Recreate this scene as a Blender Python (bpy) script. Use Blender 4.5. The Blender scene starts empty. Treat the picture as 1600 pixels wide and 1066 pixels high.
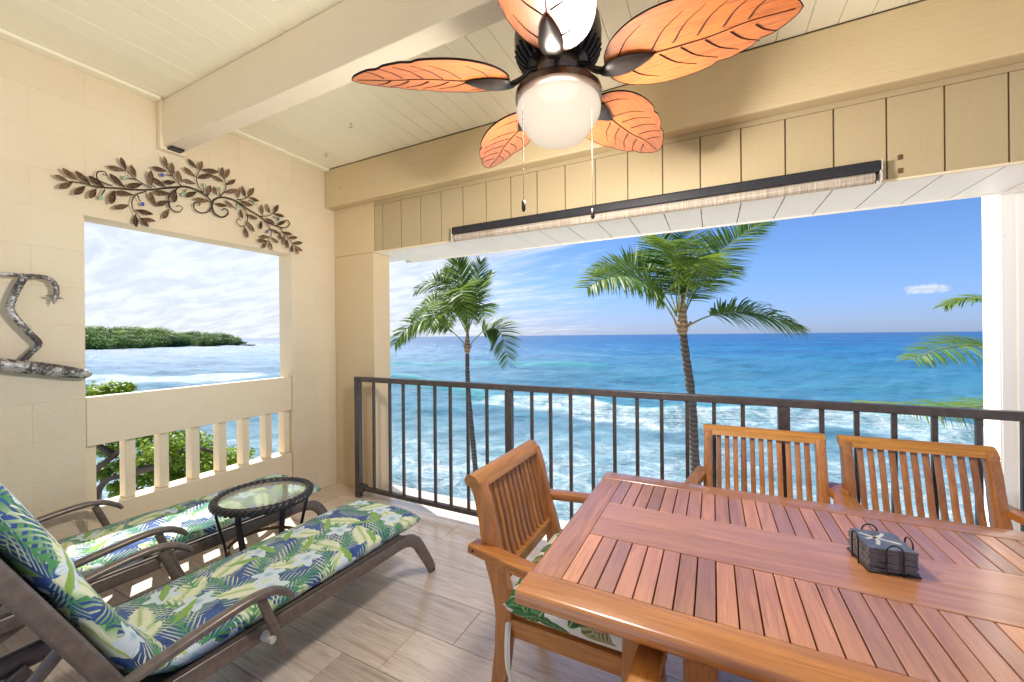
import bpy, bmesh, math, random
import numpy as np
from mathutils import Vector, Matrix, noise as mnoise

random.seed(7); np.random.seed(7)
C = bpy.context.scene
COL = C.collection
PI = math.pi
R = math.radians

# ------------------------------------------------------------------ camera
FPX, CYPX, ROLL, YAW, HCAM = 623.838, 524.7032, -0.0094, 0.4665, 1.343
cam_d = bpy.data.cameras.new('camera')
cam = bpy.data.objects.new('camera', cam_d)
COL.objects.link(cam)
cam_d.sensor_width = 36.0
cam_d.lens = 36.0 * FPX / 1600.0
cam_d.shift_y = (CYPX - 533.0) / 1600.0
cam_d.clip_start = 0.02
cam_d.clip_end = 100000.0
_fwd = Vector((-math.sin(YAW), math.cos(YAW), 0))
_rt = Vector((math.cos(YAW), math.sin(YAW), 0))
_up = Vector((0, 0, 1))
_cx = _rt * math.cos(ROLL) + _up * math.sin(ROLL)
_cy = -_rt * math.sin(ROLL) + _up * math.cos(ROLL)
_cz = -_fwd
cam.matrix_world = Matrix(((_cx.x, _cy.x, _cz.x, 0), (_cx.y, _cy.y, _cz.y, 0), (_cx.z, _cy.z, _cz.z, HCAM), (0, 0, 0, 1)))
C.camera = cam

# ------------------------------------------------------------------ light
SUN_AZ = R(67)      # left of +Y, towards -X
SUN_EL = R(52)
EXPOSURE = 2.27
SKY_STRENGTH = 0.05
SUN_STRENGTH = 2.0
LAMP_POWER = 110.0
SUN_DIR = Vector((-math.sin(SUN_AZ) * math.cos(SUN_EL), math.cos(SUN_AZ) * math.cos(SUN_EL), math.sin(SUN_EL)))
C.render.engine = 'CYCLES'
C.view_settings.view_transform = 'Standard'
C.view_settings.look = 'None'
C.view_settings.exposure = EXPOSURE
C.view_settings.gamma = 1.0
C.view_settings.use_curve_mapping = False
C.cycles.max_bounces = 9
C.cycles.diffuse_bounces = 6
C.cycles.transparent_max_bounces = 16
C.cycles.caustics_reflective = False
C.cycles.caustics_refractive = False
C.cycles.sample_clamp_indirect = 6.0

sun_d = bpy.data.lights.new('sun', 'SUN')
sun_d.energy = SUN_STRENGTH
sun_d.angle = R(0.5)
sun_d.color = (1.0, 0.95, 0.88)
sun = bpy.data.objects.new('sun', sun_d)
sun.rotation_euler = SUN_DIR.to_track_quat('Z', 'Y').to_euler()
sun.location = (-20, 8, 30)
COL.objects.link(sun)


class NT:
    """small helper around a node tree"""
    def __init__(s, tree):
        s.t = tree
    def n(s, typ, ins=None, **props):
        nd = s.t.nodes.new(typ)
        for k, v in props.items():
            setattr(nd, k, v)
        if ins:
            for k, v in ins.items():
                s.set(nd.inputs[k], v)
        return nd
    def set(s, sock, v):
        if v is None:
            return
        if isinstance(v, bpy.types.NodeSocket):
            s.t.links.new(v, sock)
        elif isinstance(v, bpy.types.Node):
            s.t.links.new(v.outputs[0], sock)
        else:
            if sock.type == 'RGBA' and len(v) == 3:
                v = (*v, 1)
            sock.default_value = v
    def math(s, op, a, b=None, c=None, clamp=False):
        nd = s.n('ShaderNodeMath', operation=op, use_clamp=clamp)
        s.set(nd.inputs[0], a)
        if b is not None: s.set(nd.inputs[1], b)
        if c is not None: s.set(nd.inputs[2], c)
        return nd.outputs[0]
    def vm(s, op, a, b=None, scale=None):
        nd = s.n('ShaderNodeVectorMath', operation=op)
        s.set(nd.inputs[0], a)
        if b is not None: s.set(nd.inputs[1], b)
        if scale is not None: s.set(nd.inputs[3], scale)
        return nd.outputs['Value'] if op in ('LENGTH', 'DOT_PRODUCT', 'DISTANCE') else nd.outputs[0]
    def mix(s, f, a, b, mode='MIX'):
        nd = s.n('ShaderNodeMix', data_type='RGBA', blend_type=mode)
        s.set(nd.inputs[0], f); s.set(nd.inputs[6], a); s.set(nd.inputs[7], b)
        return nd.outputs[2]
    def ramp(s, f, stops, interp='LINEAR'):
        nd = s.n('ShaderNodeValToRGB')
        cr = nd.color_ramp
        cr.interpolation = interp
        while len(cr.elements) < len(stops): cr.elements.new(0.5)
        for e, (p, c) in zip(cr.elements, stops):
            e.position = p
            e.color = (*c, 1) if hasattr(c, '__len__') else (c, c, c, 1)
        s.set(nd.inputs[0], f)
        return nd.outputs[0]
    def smooth(s, x, lo, hi):
        nd = s.n('ShaderNodeMapRange', interpolation_type='SMOOTHSTEP')
        s.set(nd.inputs[0], x); s.set(nd.inputs[1], lo); s.set(nd.inputs[2], hi)
        nd.inputs[3].default_value = 0; nd.inputs[4].default_value = 1
        return nd.outputs[0]
    def noise(s, vec, scale, detail=3, rough=0.5, dist=0.0, dim='3D', out=0):
        nd = s.n('ShaderNodeTexNoise', noise_dimensions=dim)
        s.set(nd.inputs['Vector'], vec)
        s.set(nd.inputs['Scale'], scale); nd.inputs['Detail'].default_value = detail
        nd.inputs['Roughness'].default_value = rough; nd.inputs['Distortion'].default_value = dist
        return nd.outputs[out]
    def mapv(s, vec, loc=(0, 0, 0), rot=(0, 0, 0), sc=(1, 1, 1)):
        nd = s.n('ShaderNodeMapping')
        s.set(nd.inputs[0], vec); s.set(nd.inputs[1], loc); s.set(nd.inputs[2], rot); s.set(nd.inputs[3], sc)
        return nd.outputs[0]
    def sep(s, v):
        nd = s.n('ShaderNodeSeparateXYZ'); s.set(nd.inputs[0], v); return nd.outputs
    def comb(s, x=0.0, y=0.0, z=0.0):
        nd = s.n('ShaderNodeCombineXYZ')
        s.set(nd.inputs[0], x); s.set(nd.inputs[1], y); s.set(nd.inputs[2], z)
        return nd.outputs[0]
    def coord(s, which='Object'):
        return s.n('ShaderNodeTexCoord').outputs[which]
    def bump(s, h, strength=0.3, dist=0.01, normal=None):
        nd = s.n('ShaderNodeBump')
        nd.inputs['Strength'].default_value = strength; nd.inputs['Distance'].default_value = dist
        s.set(nd.inputs['Height'], h)
        if normal is not None: s.set(nd.inputs['Normal'], normal)
        return nd.outputs[0]


# ------------------------------------------------------------------ world
W = bpy.data.worlds.new('World')
C.world = W
W.use_nodes = True
W.node_tree.nodes.clear()
w = NT(W.node_tree)
sky = w.n('ShaderNodeTexSky', sky_type='NISHITA', sun_disc=False)
sky.sun_elevation = SUN_EL
sky.sun_rotation = -SUN_AZ
sky.altitude = 10
sky.air_density = 1.0
sky.dust_density = 0.5
sky.ozone_density = 2.0
wd = w.coord('Generated')
dx, dy, dz = w.sep(wd)
zc = w.math('MAXIMUM', dz, 0.0)
den = w.math('ADD', zc, 0.16)
pl = w.comb(w.math('DIVIDE', dx, den), w.math('DIVIDE', dy, den), 0.0)
n1 = w.noise(w.mapv(pl, (3.1, 1.2, 0), (0, 0, 0.9), (0.6, 1.7, 1)), 1.3, 9, 0.62, 0.5)
n2 = w.noise(w.mapv(pl, (9.1, 4.2, 0), (0, 0, 0.5), (0.9, 2.6, 1)), 2.3, 6, 0.6, 0.3)
cloud_fill_w = w.vm('DOT_PRODUCT', wd, (-math.sin(R(100)), math.cos(R(100)), 0.0))  # cloud bank centred away from the sun, adding unseen cloud behind as fill
side = w.smooth(cloud_fill_w, -0.42, 0.85)
cov = w.math('ADD', n1, w.math('MULTIPLY', w.math('SUBTRACT', n2, 0.5), 0.5))
cov = w.math('ADD', cov, w.math('MULTIPLY', w.math('SUBTRACT', side, 0.44), 0.80))
cloud = w.smooth(cov, 0.38, 0.88)
cloud = w.math('MULTIPLY', cloud, 0.92)
# sky colour pulled towards a clean maritime blue
gain = w.n('ShaderNodeMix', data_type='RGBA', blend_type='MULTIPLY')
gain.inputs[0].default_value = 1.0
w.set(gain.inputs[6], sky.outputs[0]); gain.inputs[7].default_value = (0.34, 0.455, 0.68, 1)
# one small puff of trade wind cumulus low over the horizon
pd = Vector((0.3535, 1.0, 0.0793)).normalized()
loc = w.vm('SUBTRACT', wd, tuple(pd))
pn = w.noise(wd, 85, 7, 0.65)
ly = w.vm('DOT_PRODUCT', loc, (0, 0, 1))
lx = w.vm('DOT_PRODUCT', loc, (0.943, -0.333, 0))
q = w.math('ADD', w.math('POWER', w.math('DIVIDE', lx, 0.034), 2.0), w.math('POWER', w.math('DIVIDE', w.math('ADD', ly, 0.001), 0.0105), 2.0))
puff = w.smooth(w.math('ADD', w.math('SUBTRACT', 1.0, q), w.math('MULTIPLY', w.math('SUBTRACT', pn, 0.5), 2.8)), 0.05, 0.95)
puff = w.math('MULTIPLY', puff, w.smooth(ly, -0.011, -0.004))
cl = w.math('MAXIMUM', cloud, w.math('MULTIPLY', puff, 0.75))
cvar = w.math('ADD', 1.0, w.math('MULTIPLY', w.smooth(n2, 0.36, 0.64), 0.24))
ccol = w.mix(side, (3.0, 3.2, 3.7), (3.4, 3.6, 3.95))
hz = w.smooth(dz, 0.16, 0.0)
skyc = w.mix(1.0, gain.outputs[2], w.mix(hz, (1.0, 1.0, 1.0), (0.74, 0.84, 1.16)), 'MULTIPLY')
ccol = w.mix(1.0, ccol, w.comb(cvar, cvar, w.math('ADD', w.math('MULTIPLY', cvar, 0.85), 0.13)), 'MULTIPLY')
skyc = w.mix(w.math('MULTIPLY', w.math('MULTIPLY', hz, hz), w.math('ADD', 0.30, w.math('MULTIPLY', side, 0.6))), skyc, (2.55, 2.75, 3.45))
scol = w.mix(cl, skyc, ccol)
bg = w.n('ShaderNodeBackground', {'Color': scol, 'Strength': SKY_STRENGTH})
wo = w.n('ShaderNodeOutputWorld', {'Surface': bg.outputs[0]})


# ------------------------------------------------------------------ pixel rays (used only to survey places of the room)
def ray(u, v):
    a, b = u - 800.0, v - CYPX
    c, s = math.cos(ROLL), math.sin(ROLL)
    x, y = c * a + s * b, -s * a + c * b
    xc, z = x / FPX, -y / FPX
    return Vector((xc * math.cos(YAW) - math.sin(YAW), xc * math.sin(YAW) + math.cos(YAW), z))
CAMP = Vector((0, 0, HCAM))
def ond(u, v, d): return CAMP + ray(u, v) * d
def onx(u, v, X): r = ray(u, v); return CAMP + r * (X / r.x)
def onz(u, v, z): r = ray(u, v); return CAMP + r * ((z - HCAM) / r.z)


# ------------------------------------------------------------------ mesh builder
class MB:
    def __init__(s):
        s.v = []; s.f = []; s.m = []; s.uv = None
    def add(s, verts, faces, mi=0):
        o = len(s.v)
        s.v.extend([tuple(p) for p in verts])
        s.f.extend([tuple(i + o for i in f) for f in faces])
        s.m.extend([mi] * len(faces))
        return o
    def box(s, x0, y0, z0, x1, y1, z1, mi=0):
        s.add([(x0, y0, z0), (x1, y0, z0), (x1, y1, z0), (x0, y1, z0), (x0, y0, z1), (x1, y0, z1), (x1, y1, z1), (x0, y1, z1)],
              [(3, 2, 1, 0), (4, 5, 6, 7), (0, 1, 5, 4), (1, 2, 6, 5), (2, 3, 7, 6), (3, 0, 4, 7)], mi)
    def rbox(s, x0, y0, z0, x1, y1, z1, b=0.004, seg=1, mi=0):
        bm = bmesh.new()
        bmesh.ops.create_cube(bm, size=1.0)
        for vt in bm.verts:
            vt.co = Vector(((x0 + x1) / 2 + vt.co.x * (x1 - x0), (y0 + y1) / 2 + vt.co.y * (y1 - y0), (z0 + z1) / 2 + vt.co.z * (z1 - z0)))
        bmesh.ops.bevel(bm, geom=bm.edges[:], offset=b, segments=seg, profile=0.5, affect='EDGES')
        bm.verts.ensure_lookup_table()
        s.add([vt.co[:] for vt in bm.verts], [[vt.index for vt in f.verts] for f in bm.faces], mi)
        bm.free()
    def tube(s, pts, rad, n=8, caps=True, mi=0, squash=None):
        pts = [Vector(p) for p in pts]
        N = len(pts)
        rads = rad if hasattr(rad, '__len__') else [rad] * N
        ring = []
        prev = None
        for i, p in enumerate(pts):
            t = (pts[min(i + 1, N - 1)] - pts[max(i - 1, 0)])
            t.normalize()
            if prev is None:
                a = Vector((0, 0, 1)) if abs(t.z) < 0.9 else Vector((1, 0, 0))
                u = t.cross(a).normalized()
            else:
                u = (prev - t * prev.dot(t))
                u = u.normalized() if u.length > 1e-6 else t.orthogonal().normalized()
            prev = u
            vv = t.cross(u)
            for k in range(n):
                a = 2 * PI * k / n
                ring.append(p + (u * math.cos(a) + vv * math.sin(a)) * rads[i])
        faces = []
        for i in range(N - 1):
            for k in range(n):
                k2 = (k + 1) % n
                faces.append((i * n + k, i * n + k2, (i + 1) * n + k2, (i + 1) * n + k))
        if caps:
            faces.append(tuple(reversed(range(n))))
            faces.append(tuple((N - 1) * n + k for k in range(n)))
        s.add(ring, faces, mi)
    def sweep(s, pts, sect, side, mi=0, scale=None):
        """sweep a 2D section (a across `side`, b across side x tangent) along pts"""
        pts = [Vector(p) for p in pts]
        side = Vector(side).normalized()
        N, n = len(pts), len(sect)
        ring = []
        for i, p in enumerate(pts):
            t = (pts[min(i + 1, N - 1)] - pts[max(i - 1, 0)]).normalized()
            sd = (side - t * side.dot(t)).normalized()
            nn = sd.cross(t)
            k = scale[i] if scale else 1.0
            for a, b in sect:
                ring.append(p + sd * a * k + nn * b * k)
        faces = []
        for i in range(N - 1):
            for k in range(n):
                k2 = (k + 1) % n
                faces.append((i * n + k, i * n + k2, (i + 1) * n + k2, (i + 1) * n + k))
        faces.append(tuple(reversed(range(n))))
        faces.append(tuple((N - 1) * n + k for k in range(n)))
        s.add(ring, faces, mi)
    def prism(s, poly, h0, h1, fn, mi=0):
        n = len(poly)
        vs = [fn(a, b, h0) for a, b in poly] + [fn(a, b, h1) for a, b in poly]
        fs = [tuple(reversed(range(n))), tuple(range(n, 2 * n))]
        for k in range(n):
            k2 = (k + 1) % n
            fs.append((k, k2, n + k2, n + k))
        s.add(vs, fs, mi)
    def lathe(s, prof, cx=0, cy=0, n=32, mi=0, cap=False):
        ring = []
        for r, z in prof:
            for k in range(n):
                a = 2 * PI * k / n
                ring.append((cx + r * math.cos(a), cy + r * math.sin(a), z))
        fs = []
        for i in range(len(prof) - 1):
            for k in range(n):
                k2 = (k + 1) % n
                fs.append((i * n + k2, i * n + k, (i + 1) * n + k, (i + 1) * n + k2))
        if cap:
            fs.append(tuple(range(n)))
            fs.append(tuple(reversed(range((len(prof) - 1) * n, len(prof) * n))))
        s.add(ring, fs, mi)
    def mesh(s, name, mats, smooth=False, fix=True, angle=None):
        me = bpy.data.meshes.new(name)
        me.from_pydata(s.v, [], s.f)
        mats = mats if isinstance(mats, (list, tuple)) else [mats]
        for m in mats: me.materials.append(m)
        if any(s.m): me.polygons.foreach_set('material_index', s.m)
        if fix:
            bm = bmesh.new(); bm.from_mesh(me)
            bmesh.ops.recalc_face_normals(bm, faces=bm.faces[:])
            bm.to_mesh(me); bm.free()
        if smooth:
            me.polygons.foreach_set('use_smooth', [True] * len(me.polygons))
            if angle is not None: me.set_sharp_from_angle(angle=angle)
        me.update()
        return me
    def build(s, name, mats, parent=None, smooth=False, loc=None, fix=True, angle=None, local=True):
        """local=False: vertices are in world space, shift them into the parent's space"""
        if parent is not None and not local:
            o = parent.location
            s.v = [(a - o.x, b - o.y, c - o.z) for a, b, c in s.v]
        ob = bpy.data.objects.new(name, s.mesh(name, mats, smooth, fix, angle))
        COL.objects.link(ob)
        if parent is not None: ob.parent = parent
        if loc is not None: ob.location = loc
        return ob


def rsect(wd_, th, b):
    """rounded rectangle section"""
    a, c = wd_ / 2, th / 2
    return [(-a + b, -c), (a - b, -c), (a - b * .3, -c + b * .3), (a, -c + b), (a, c - b), (a - b * .3, c - b * .3), (a - b, c), (-a + b, c), (-a + b * .3, c - b * .3), (-a, c - b), (-a, -c + b), (-a + b * .3, -c + b * .3)]
def csect(r, n=10, sq=1.0):
    return [(r * math.cos(2 * PI * k / n), r * sq * math.sin(2 * PI * k / n)) for k in range(n)]
def bez(p0, p1, p2, n=16):
    p0, p1, p2 = Vector(p0), Vector(p1), Vector(p2)
    return [p0 * (1 - t) ** 2 + p1 * 2 * t * (1 - t) + p2 * t * t for t in [i / n for i in range(n + 1)]]
def spline(pts, n=6):
    """Catmull-Rom"""
    P = [Vector(p) for p in pts]
    P = [P[0] * 2 - P[1]] + P + [P[-1] * 2 - P[-2]]
    out = []
    for i in range(1, len(P) - 2):
        for k in range(n):
            t = k / n
            out.append(0.5 * ((2 * P[i]) + (-P[i - 1] + P[i + 1]) * t + (2 * P[i - 1] - 5 * P[i] + 4 * P[i + 1] - P[i + 2]) * t * t + (-P[i - 1] + 3 * P[i] - 3 * P[i + 1] + P[i + 2]) * t ** 3))
    out.append(P[-2])
    return out

def thing(name, label, cat, loc=(0, 0, 0), rz=0.0, group=None, kind=None):
    o = bpy.data.objects.new(name, None)
    o.empty_display_size = 0.1
    COL.objects.link(o)
    o.location = loc; o.rotation_euler = (0, 0, rz)
    tag(o, label, cat, group, kind)
    return o
def tag(o, label, cat=None, group=None, kind=None):
    if label: o['label'] = label
    if cat: o['category'] = cat
    if group: o['group'] = group
    if kind: o['kind'] = kind
    return o
def copy_tree(o, parent=None):
    c = o.copy(); COL.objects.link(c)
    c.parent = parent
    for ch in list(o.children): copy_tree(ch, c)
    return c
def piece(name, me, parent, loc=(0, 0, 0), rz=0.0):
    ob = bpy.data.objects.new(name, me)
    COL.objects.link(ob)
    ob.parent = parent; ob.location = loc; ob.rotation_euler = (0, 0, rz)
    return ob


# ------------------------------------------------------------------ materials
def newmat(name):
    m = bpy.data.materials.new(name)
    m.use_nodes = True
    m.node_tree.nodes.clear()
    t = NT(m.node_tree)
    out = t.n('ShaderNodeOutputMaterial')
    return m, t, out
def principled(t, out, **ins):
    p = t.n('ShaderNodeBsdfPrincipled')
    names = {'col': 'Base Color', 'rough': 'Roughness', 'metal': 'Metallic', 'spec': 'Specular IOR Level', 'normal': 'Normal', 'coat': 'Coat Weight', 'coatr': 'Coat Roughness', 'ior': 'IOR', 'alpha': 'Alpha', 'trans': 'Transmission Weight', 'sheen': 'Sheen Weight'}
    for k, v in ins.items(): t.set(p.inputs[names[k]], v)
    t.set(out.inputs[0], p.outputs[0])
    return p
def rnd(t): return t.n('ShaderNodeObjectInfo').outputs['Random']

def paint(name, col, rough=0.6, var=0.10, grain=None, bump=0.25, bscale=60, dirt=0.10, tint=(0.55, 0.42, 0.26)):
    m, t, out = newmat(name)
    g = t.n('ShaderNodeNewGeometry').outputs['Position']
    r = rnd(t)
    big = t.noise(g, 1.7, 4, 0.6)
    fine = t.noise(g, bscale, 4, 0.6)
    c = t.mix(t.math('MULTIPLY', t.smooth(big, 0.35, 0.75), dirt), col, tuple(a * b * 1.6 for a, b in zip(col, tint)))
    k = t.math('ADD', 1.0 - var / 2, t.math('MULTIPLY', r, var))
    c = t.mix(1.0, c, t.comb(k, k, k), 'MULTIPLY')
    spots = t.smooth(t.noise(g, 23, 2, 0.5), 0.74, 0.80)
    c = t.mix(t.math('MULTIPLY', spots, 0.25), c, tuple(a * .45 for a in col))
    h = fine
    if grain:
        gv = t.mapv(g, (0, 0, 0), (0, 0, 0), grain)
        gr = t.noise(gv, 14, 5, 0.65, 0.6)
        h = t.math('ADD', t.math('MULTIPLY', fine, 0.35), gr)
        c = t.mix(t.math('MULTIPLY', t.smooth(gr, 0.5, 0.75), 0.10), c, tuple(a * .6 for a in col))
    principled(t, out, col=c, rough=rough, normal=t.bump(h, bump, 0.004))
    return m

CREAM = (0.70, 0.61, 0.455)
OCHRE = (0.42, 0.335, 0.20)
M = {}
M['wall'] = paint('cream_block_paint', CREAM, 0.62, 0.035, None, 0.9, 70, 0.22)
M['mortar'] = paint('cream_mortar_paint', tuple(a * .97 for a in CREAM), 0.7, 0.0)
M['pilaster'] = paint('tan_smooth_paint', (0.62, 0.49, 0.30), 0.6, 0.0, None, 0.2, 80)
M['trim'] = paint('cream_wood_paint', (0.75, 0.645, 0.47), 0.5, 0.05, (6, 0.7, 0.7), 0.2)
M['header'] = paint('ochre_siding_paint', OCHRE, 0.55, 0.07, (6, 6, 0.5), 0.30, 70, 0.15)
M['groove'] = paint('ochre_groove_paint', tuple(a * .55 for a in OCHRE), 0.8, 0.0)
M['beam'] = paint('ochre_beam_paint', (0.58, 0.47, 0.29), 0.5, 0.0, (0.6, 7, 7), 0.7, 50, 0.18)
M['beam2'] = paint('stone_beam_paint', (0.78, 0.70, 0.56), 0.5, 0.0, (0.6, 7, 7), 0.7, 50, 0.1)
M['ceil'] = paint('pale_ceiling_paint', (0.86, 0.83, 0.68), 0.45, 0.04, (7, 0.4, 1), 0.15, 60, 0.08)
M['soffit'] = paint('white_soffit_paint', (0.84, 0.83, 0.80), 0.5, 0.03, None, 0.12, 60, 0.05)
M['white'] = paint('white_column_paint', (0.90, 0.89, 0.87), 0.5, 0.0, None, 0.12, 60, 0.04)
M['conc'] = paint('grey_concrete', (0.42, 0.40, 0.37), 0.8, 0.0, None, 0.4, 30)


def wood(name, axis, light, dark, rough=0.38, coat=0.5, cior=1.5, ring=1.0, tintvar=0.5, sky_tint=0.0):
    m, t, out = newmat(name)
    oc = t.coord('Object')
    r = rnd(t)
    off = t.vm('ADD', oc, t.comb(t.math('MULTIPLY', r, 37.0), t.math('MULTIPLY', r, 11.0), t.math('MULTIPLY', r, 23.0)))
    sc = {'x': (1.0, 14, 14), 'y': (14, 1.0, 14), 'z': (14, 14, 1.0)}[axis]
    gv = t.mapv(off, (0, 0, 0), (0, 0, 0), sc)
    g1 = t.noise(gv, 3.2 * ring, 6, 0.62, 0.9)
    sc2 = {'x': (2, 90, 90), 'y': (90, 2, 90), 'z': (90, 90, 2)}[axis]
    g2 = t.noise(t.mapv(off, (0, 0, 0), (0, 0, 0), sc2), 4, 3, 0.6)
    c = t.ramp(g1, [(0.28, dark), (0.5, tuple((a + b) / 2 for a, b in zip(light, dark))), (0.72, light)])
    c = t.mix(t.math('MULTIPLY', t.smooth(g2, 0.5, 0.72), 0.45), c, tuple(a * .5 for a in dark))
    g3 = t.noise(t.mapv(off, (0, 0, 0), (0, 0, 0), {'x': (0.6, 5, 5), 'y': (5, 0.6, 5), 'z': (5, 5, 0.6)}[axis]), 2.0, 4, 0.6, 1.5)
    c = t.mix(t.math('MULTIPLY', t.smooth(g3, 0.55, 0.75), 0.30), c, tuple(a * .75 for a in dark))
    k = t.math('ADD', 1.0 - tintvar * .5, t.math('MULTIPLY', r, tintvar))
    c = t.mix(1.0, c, t.comb(k, k, k), 'MULTIPLY')
    if sky_tint:
        r2 = t.math('FRACT', t.math('MULTIPLY', r, 7.31))
        c = t.mix(t.math('MULTIPLY', r2, sky_tint), c, (0.44, 0.235, 0.22))  # paints purplish sky reflection into the colour, by random amounts per piece
    h = t.math('ADD', g1, t.math('MULTIPLY', g2, 0.5))
    p = principled(t, out, col=c, rough=t.math('ADD', rough, t.math('MULTIPLY', g2, 0.12)), coat=coat, coatr=0.20, normal=t.bump(h, 0.12, 0.002))
    p.inputs['Coat IOR'].default_value = cior
    return m
T_L, T_D = (0.60, 0.245, 0.075), (0.33, 0.105, 0.028)
M['teak_x'] = wood('teak_grain_along_x', 'x', T_L, T_D, tintvar=0.25, sky_tint=0.25)
M['teak_y'] = wood('teak_grain_along_y', 'y', T_L, T_D, tintvar=0.3, sky_tint=0.2)
M['slat_y'] = wood('teak_table_slat', 'y', (0.66, 0.285, 0.095), (0.38, 0.13, 0.038), rough=0.34, coat=1.0, cior=2.0, tintvar=0.7, sky_tint=0.28)
M['panel_x'] = wood('teak_table_board', 'x', (0.67, 0.295, 0.095), (0.40, 0.14, 0.038), rough=0.34, coat=1.0, cior=2.0, tintvar=0.2, sky_tint=0.25)
M['edge_x'] = wood('teak_table_edge_x', 'x', (0.58, 0.235, 0.055), (0.31, 0.095, 0.018), rough=0.33, coat=1.0, cior=1.7, tintvar=0.1, sky_tint=0.15)
M['edge_y'] = wood('teak_table_edge_y', 'y', (0.58, 0.24, 0.075), (0.31, 0.10, 0.026), rough=0.33, coat=1.0, cior=1.7, tintvar=0.1, sky_tint=0.3)
M['chair_x'] = wood('chair_teak_x', 'x', (0.54, 0.23, 0.05), (0.30, 0.095, 0.016), tintvar=0.3)
M['chair_y'] = wood('chair_teak_y', 'y', (0.58, 0.27, 0.05), (0.33, 0.12, 0.016), tintvar=0.3)
M['chair_z'] = wood('chair_teak_z', 'z', (0.53, 0.225, 0.05), (0.28, 0.09, 0.017), tintvar=0.45, sky_tint=0.1)


def floor_mat():
    m, t, out = newmat('wood_look_porcelain')
    oc = t.coord('Object'); r = rnd(t)
    off = t.vm('ADD', oc, t.comb(t.math('MULTIPLY', r, 91.0), t.math('MULTIPLY', r, 17.0), 0.0))
    g1 = t.noise(t.mapv(off, sc=(1.3, 16, 1)), 2.4, 6, 0.65, 1.2)
    g2 = t.noise(t.mapv(off, sc=(3, 110, 1)), 3, 3, 0.6)
    blot = t.noise(off, 3.1, 3, 0.5)
    c = t.ramp(g1, [(0.28, (0.36, 0.26, 0.18)), (0.43, (0.56, 0.445, 0.345)), (0.56, (0.67, 0.565, 0.465)), (0.74, (0.76, 0.68, 0.59))])
    c = t.mix(t.math('MULTIPLY', t.smooth(g2, 0.5, 0.72), 0.35), c, (0.38, 0.28, 0.20))
    c = t.mix(t.math('MULTIPLY', blot, 0.35), c, (0.66, 0.57, 0.48))
    k = t.math('ADD', 0.95, t.math('MULTIPLY', r, 0.38))
    c = t.mix(1.0, c, t.comb(k, k, k), 'MULTIPLY')
    p = principled(t, out, col=c, rough=t.math('ADD', 0.26, t.math('MULTIPLY', g1, 0.16)), spec=0.6, coat=1.0, coatr=0.22, normal=t.bump(t.math('ADD', g1, g2), 0.05, 0.002))
    p.inputs['Coat IOR'].default_value = 1.75
    return m
M['tile'] = floor_mat()
M['grout'] = paint('grey_grout', (0.20, 0.165, 0.13), 0.9, 0.0)

def simple(name, col, rough=0.4, metal=0.0, var=0.25, scale=20, spec=0.5, bump=0.1, coat=0.0):
    m, t, out = newmat(name)
    g = t.coord('Object')
    nz = t.noise(g, scale, 4, 0.6)
    c = t.mix(t.smooth(nz, 0.3, 0.75), tuple(a * (1 - var) for a in col), tuple(min(1, a * (1 + var * .5)) for a in col))
    principled(t, out, col=c, rough=t.math('ADD', rough - .05, t.math('MULTIPLY', nz, 0.12)), metal=metal, spec=spec, coat=coat, normal=t.bump(nz, bump, 0.002))
    return m
M['rail'] = simple('brown_railing_enamel', (0.070, 0.056, 0.051), 0.36, 0.0, 0.3, 30, 0.5)
M['frame'] = simple('bronze_lounger_enamel', (0.175, 0.142, 0.122), 0.30, 0.25, 0.2, 40)
M['sling'] = simple('taupe_sling_mesh', (0.075, 0.062, 0.052), 0.8, 0, 0.3, 200)
M['black'] = simple('black_enamel', (0.016, 0.014, 0.016), 0.3, 0.0, 0.3, 40, 0.5)
M['black_matte'] = simple('black_aluminium', (0.018, 0.018, 0.024), 0.4, 0.0, 0.2, 40, 0.4)
M['bolt'] = simple('pale_plastic_bolt', (0.55, 0.53, 0.50), 0.4, 0, 0.2, 60)
M['bronze'] = simple('oil_rubbed_bronze', (0.030, 0.022, 0.019), 0.30, 0.3, 0.35, 25, 0.5)
M['fitter'] = simple('polished_bronze', (0.11, 0.075, 0.06), 0.25, 0.7, 0.2, 25)
M['chain'] = simple('chain_metal', (0.05, 0.045, 0.04), 0.5, 0.3, 0.2, 80)
M['slate'] = simple('grey_slate', (0.115, 0.13, 0.155), 0.38, 0, 0.45, 70, 0.7, 0.8, 0.5)
M['wire'] = simple('dark_wire', (0.03, 0.022, 0.02), 0.35, 0.4, 0.2, 60)
M['brown_tab'] = simple('rusty_metal', (0.16, 0.07, 0.03), 0.7, 0.2, 0.4, 50)
M['brass'] = simple('painted_brass', (0.45, 0.33, 0.13), 0.35, 0.7, 0.2, 50)
M['rock'] = simple('dark_lava_rock', (0.06, 0.055, 0.055), 0.8, 0, 0.4, 0.5)


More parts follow.
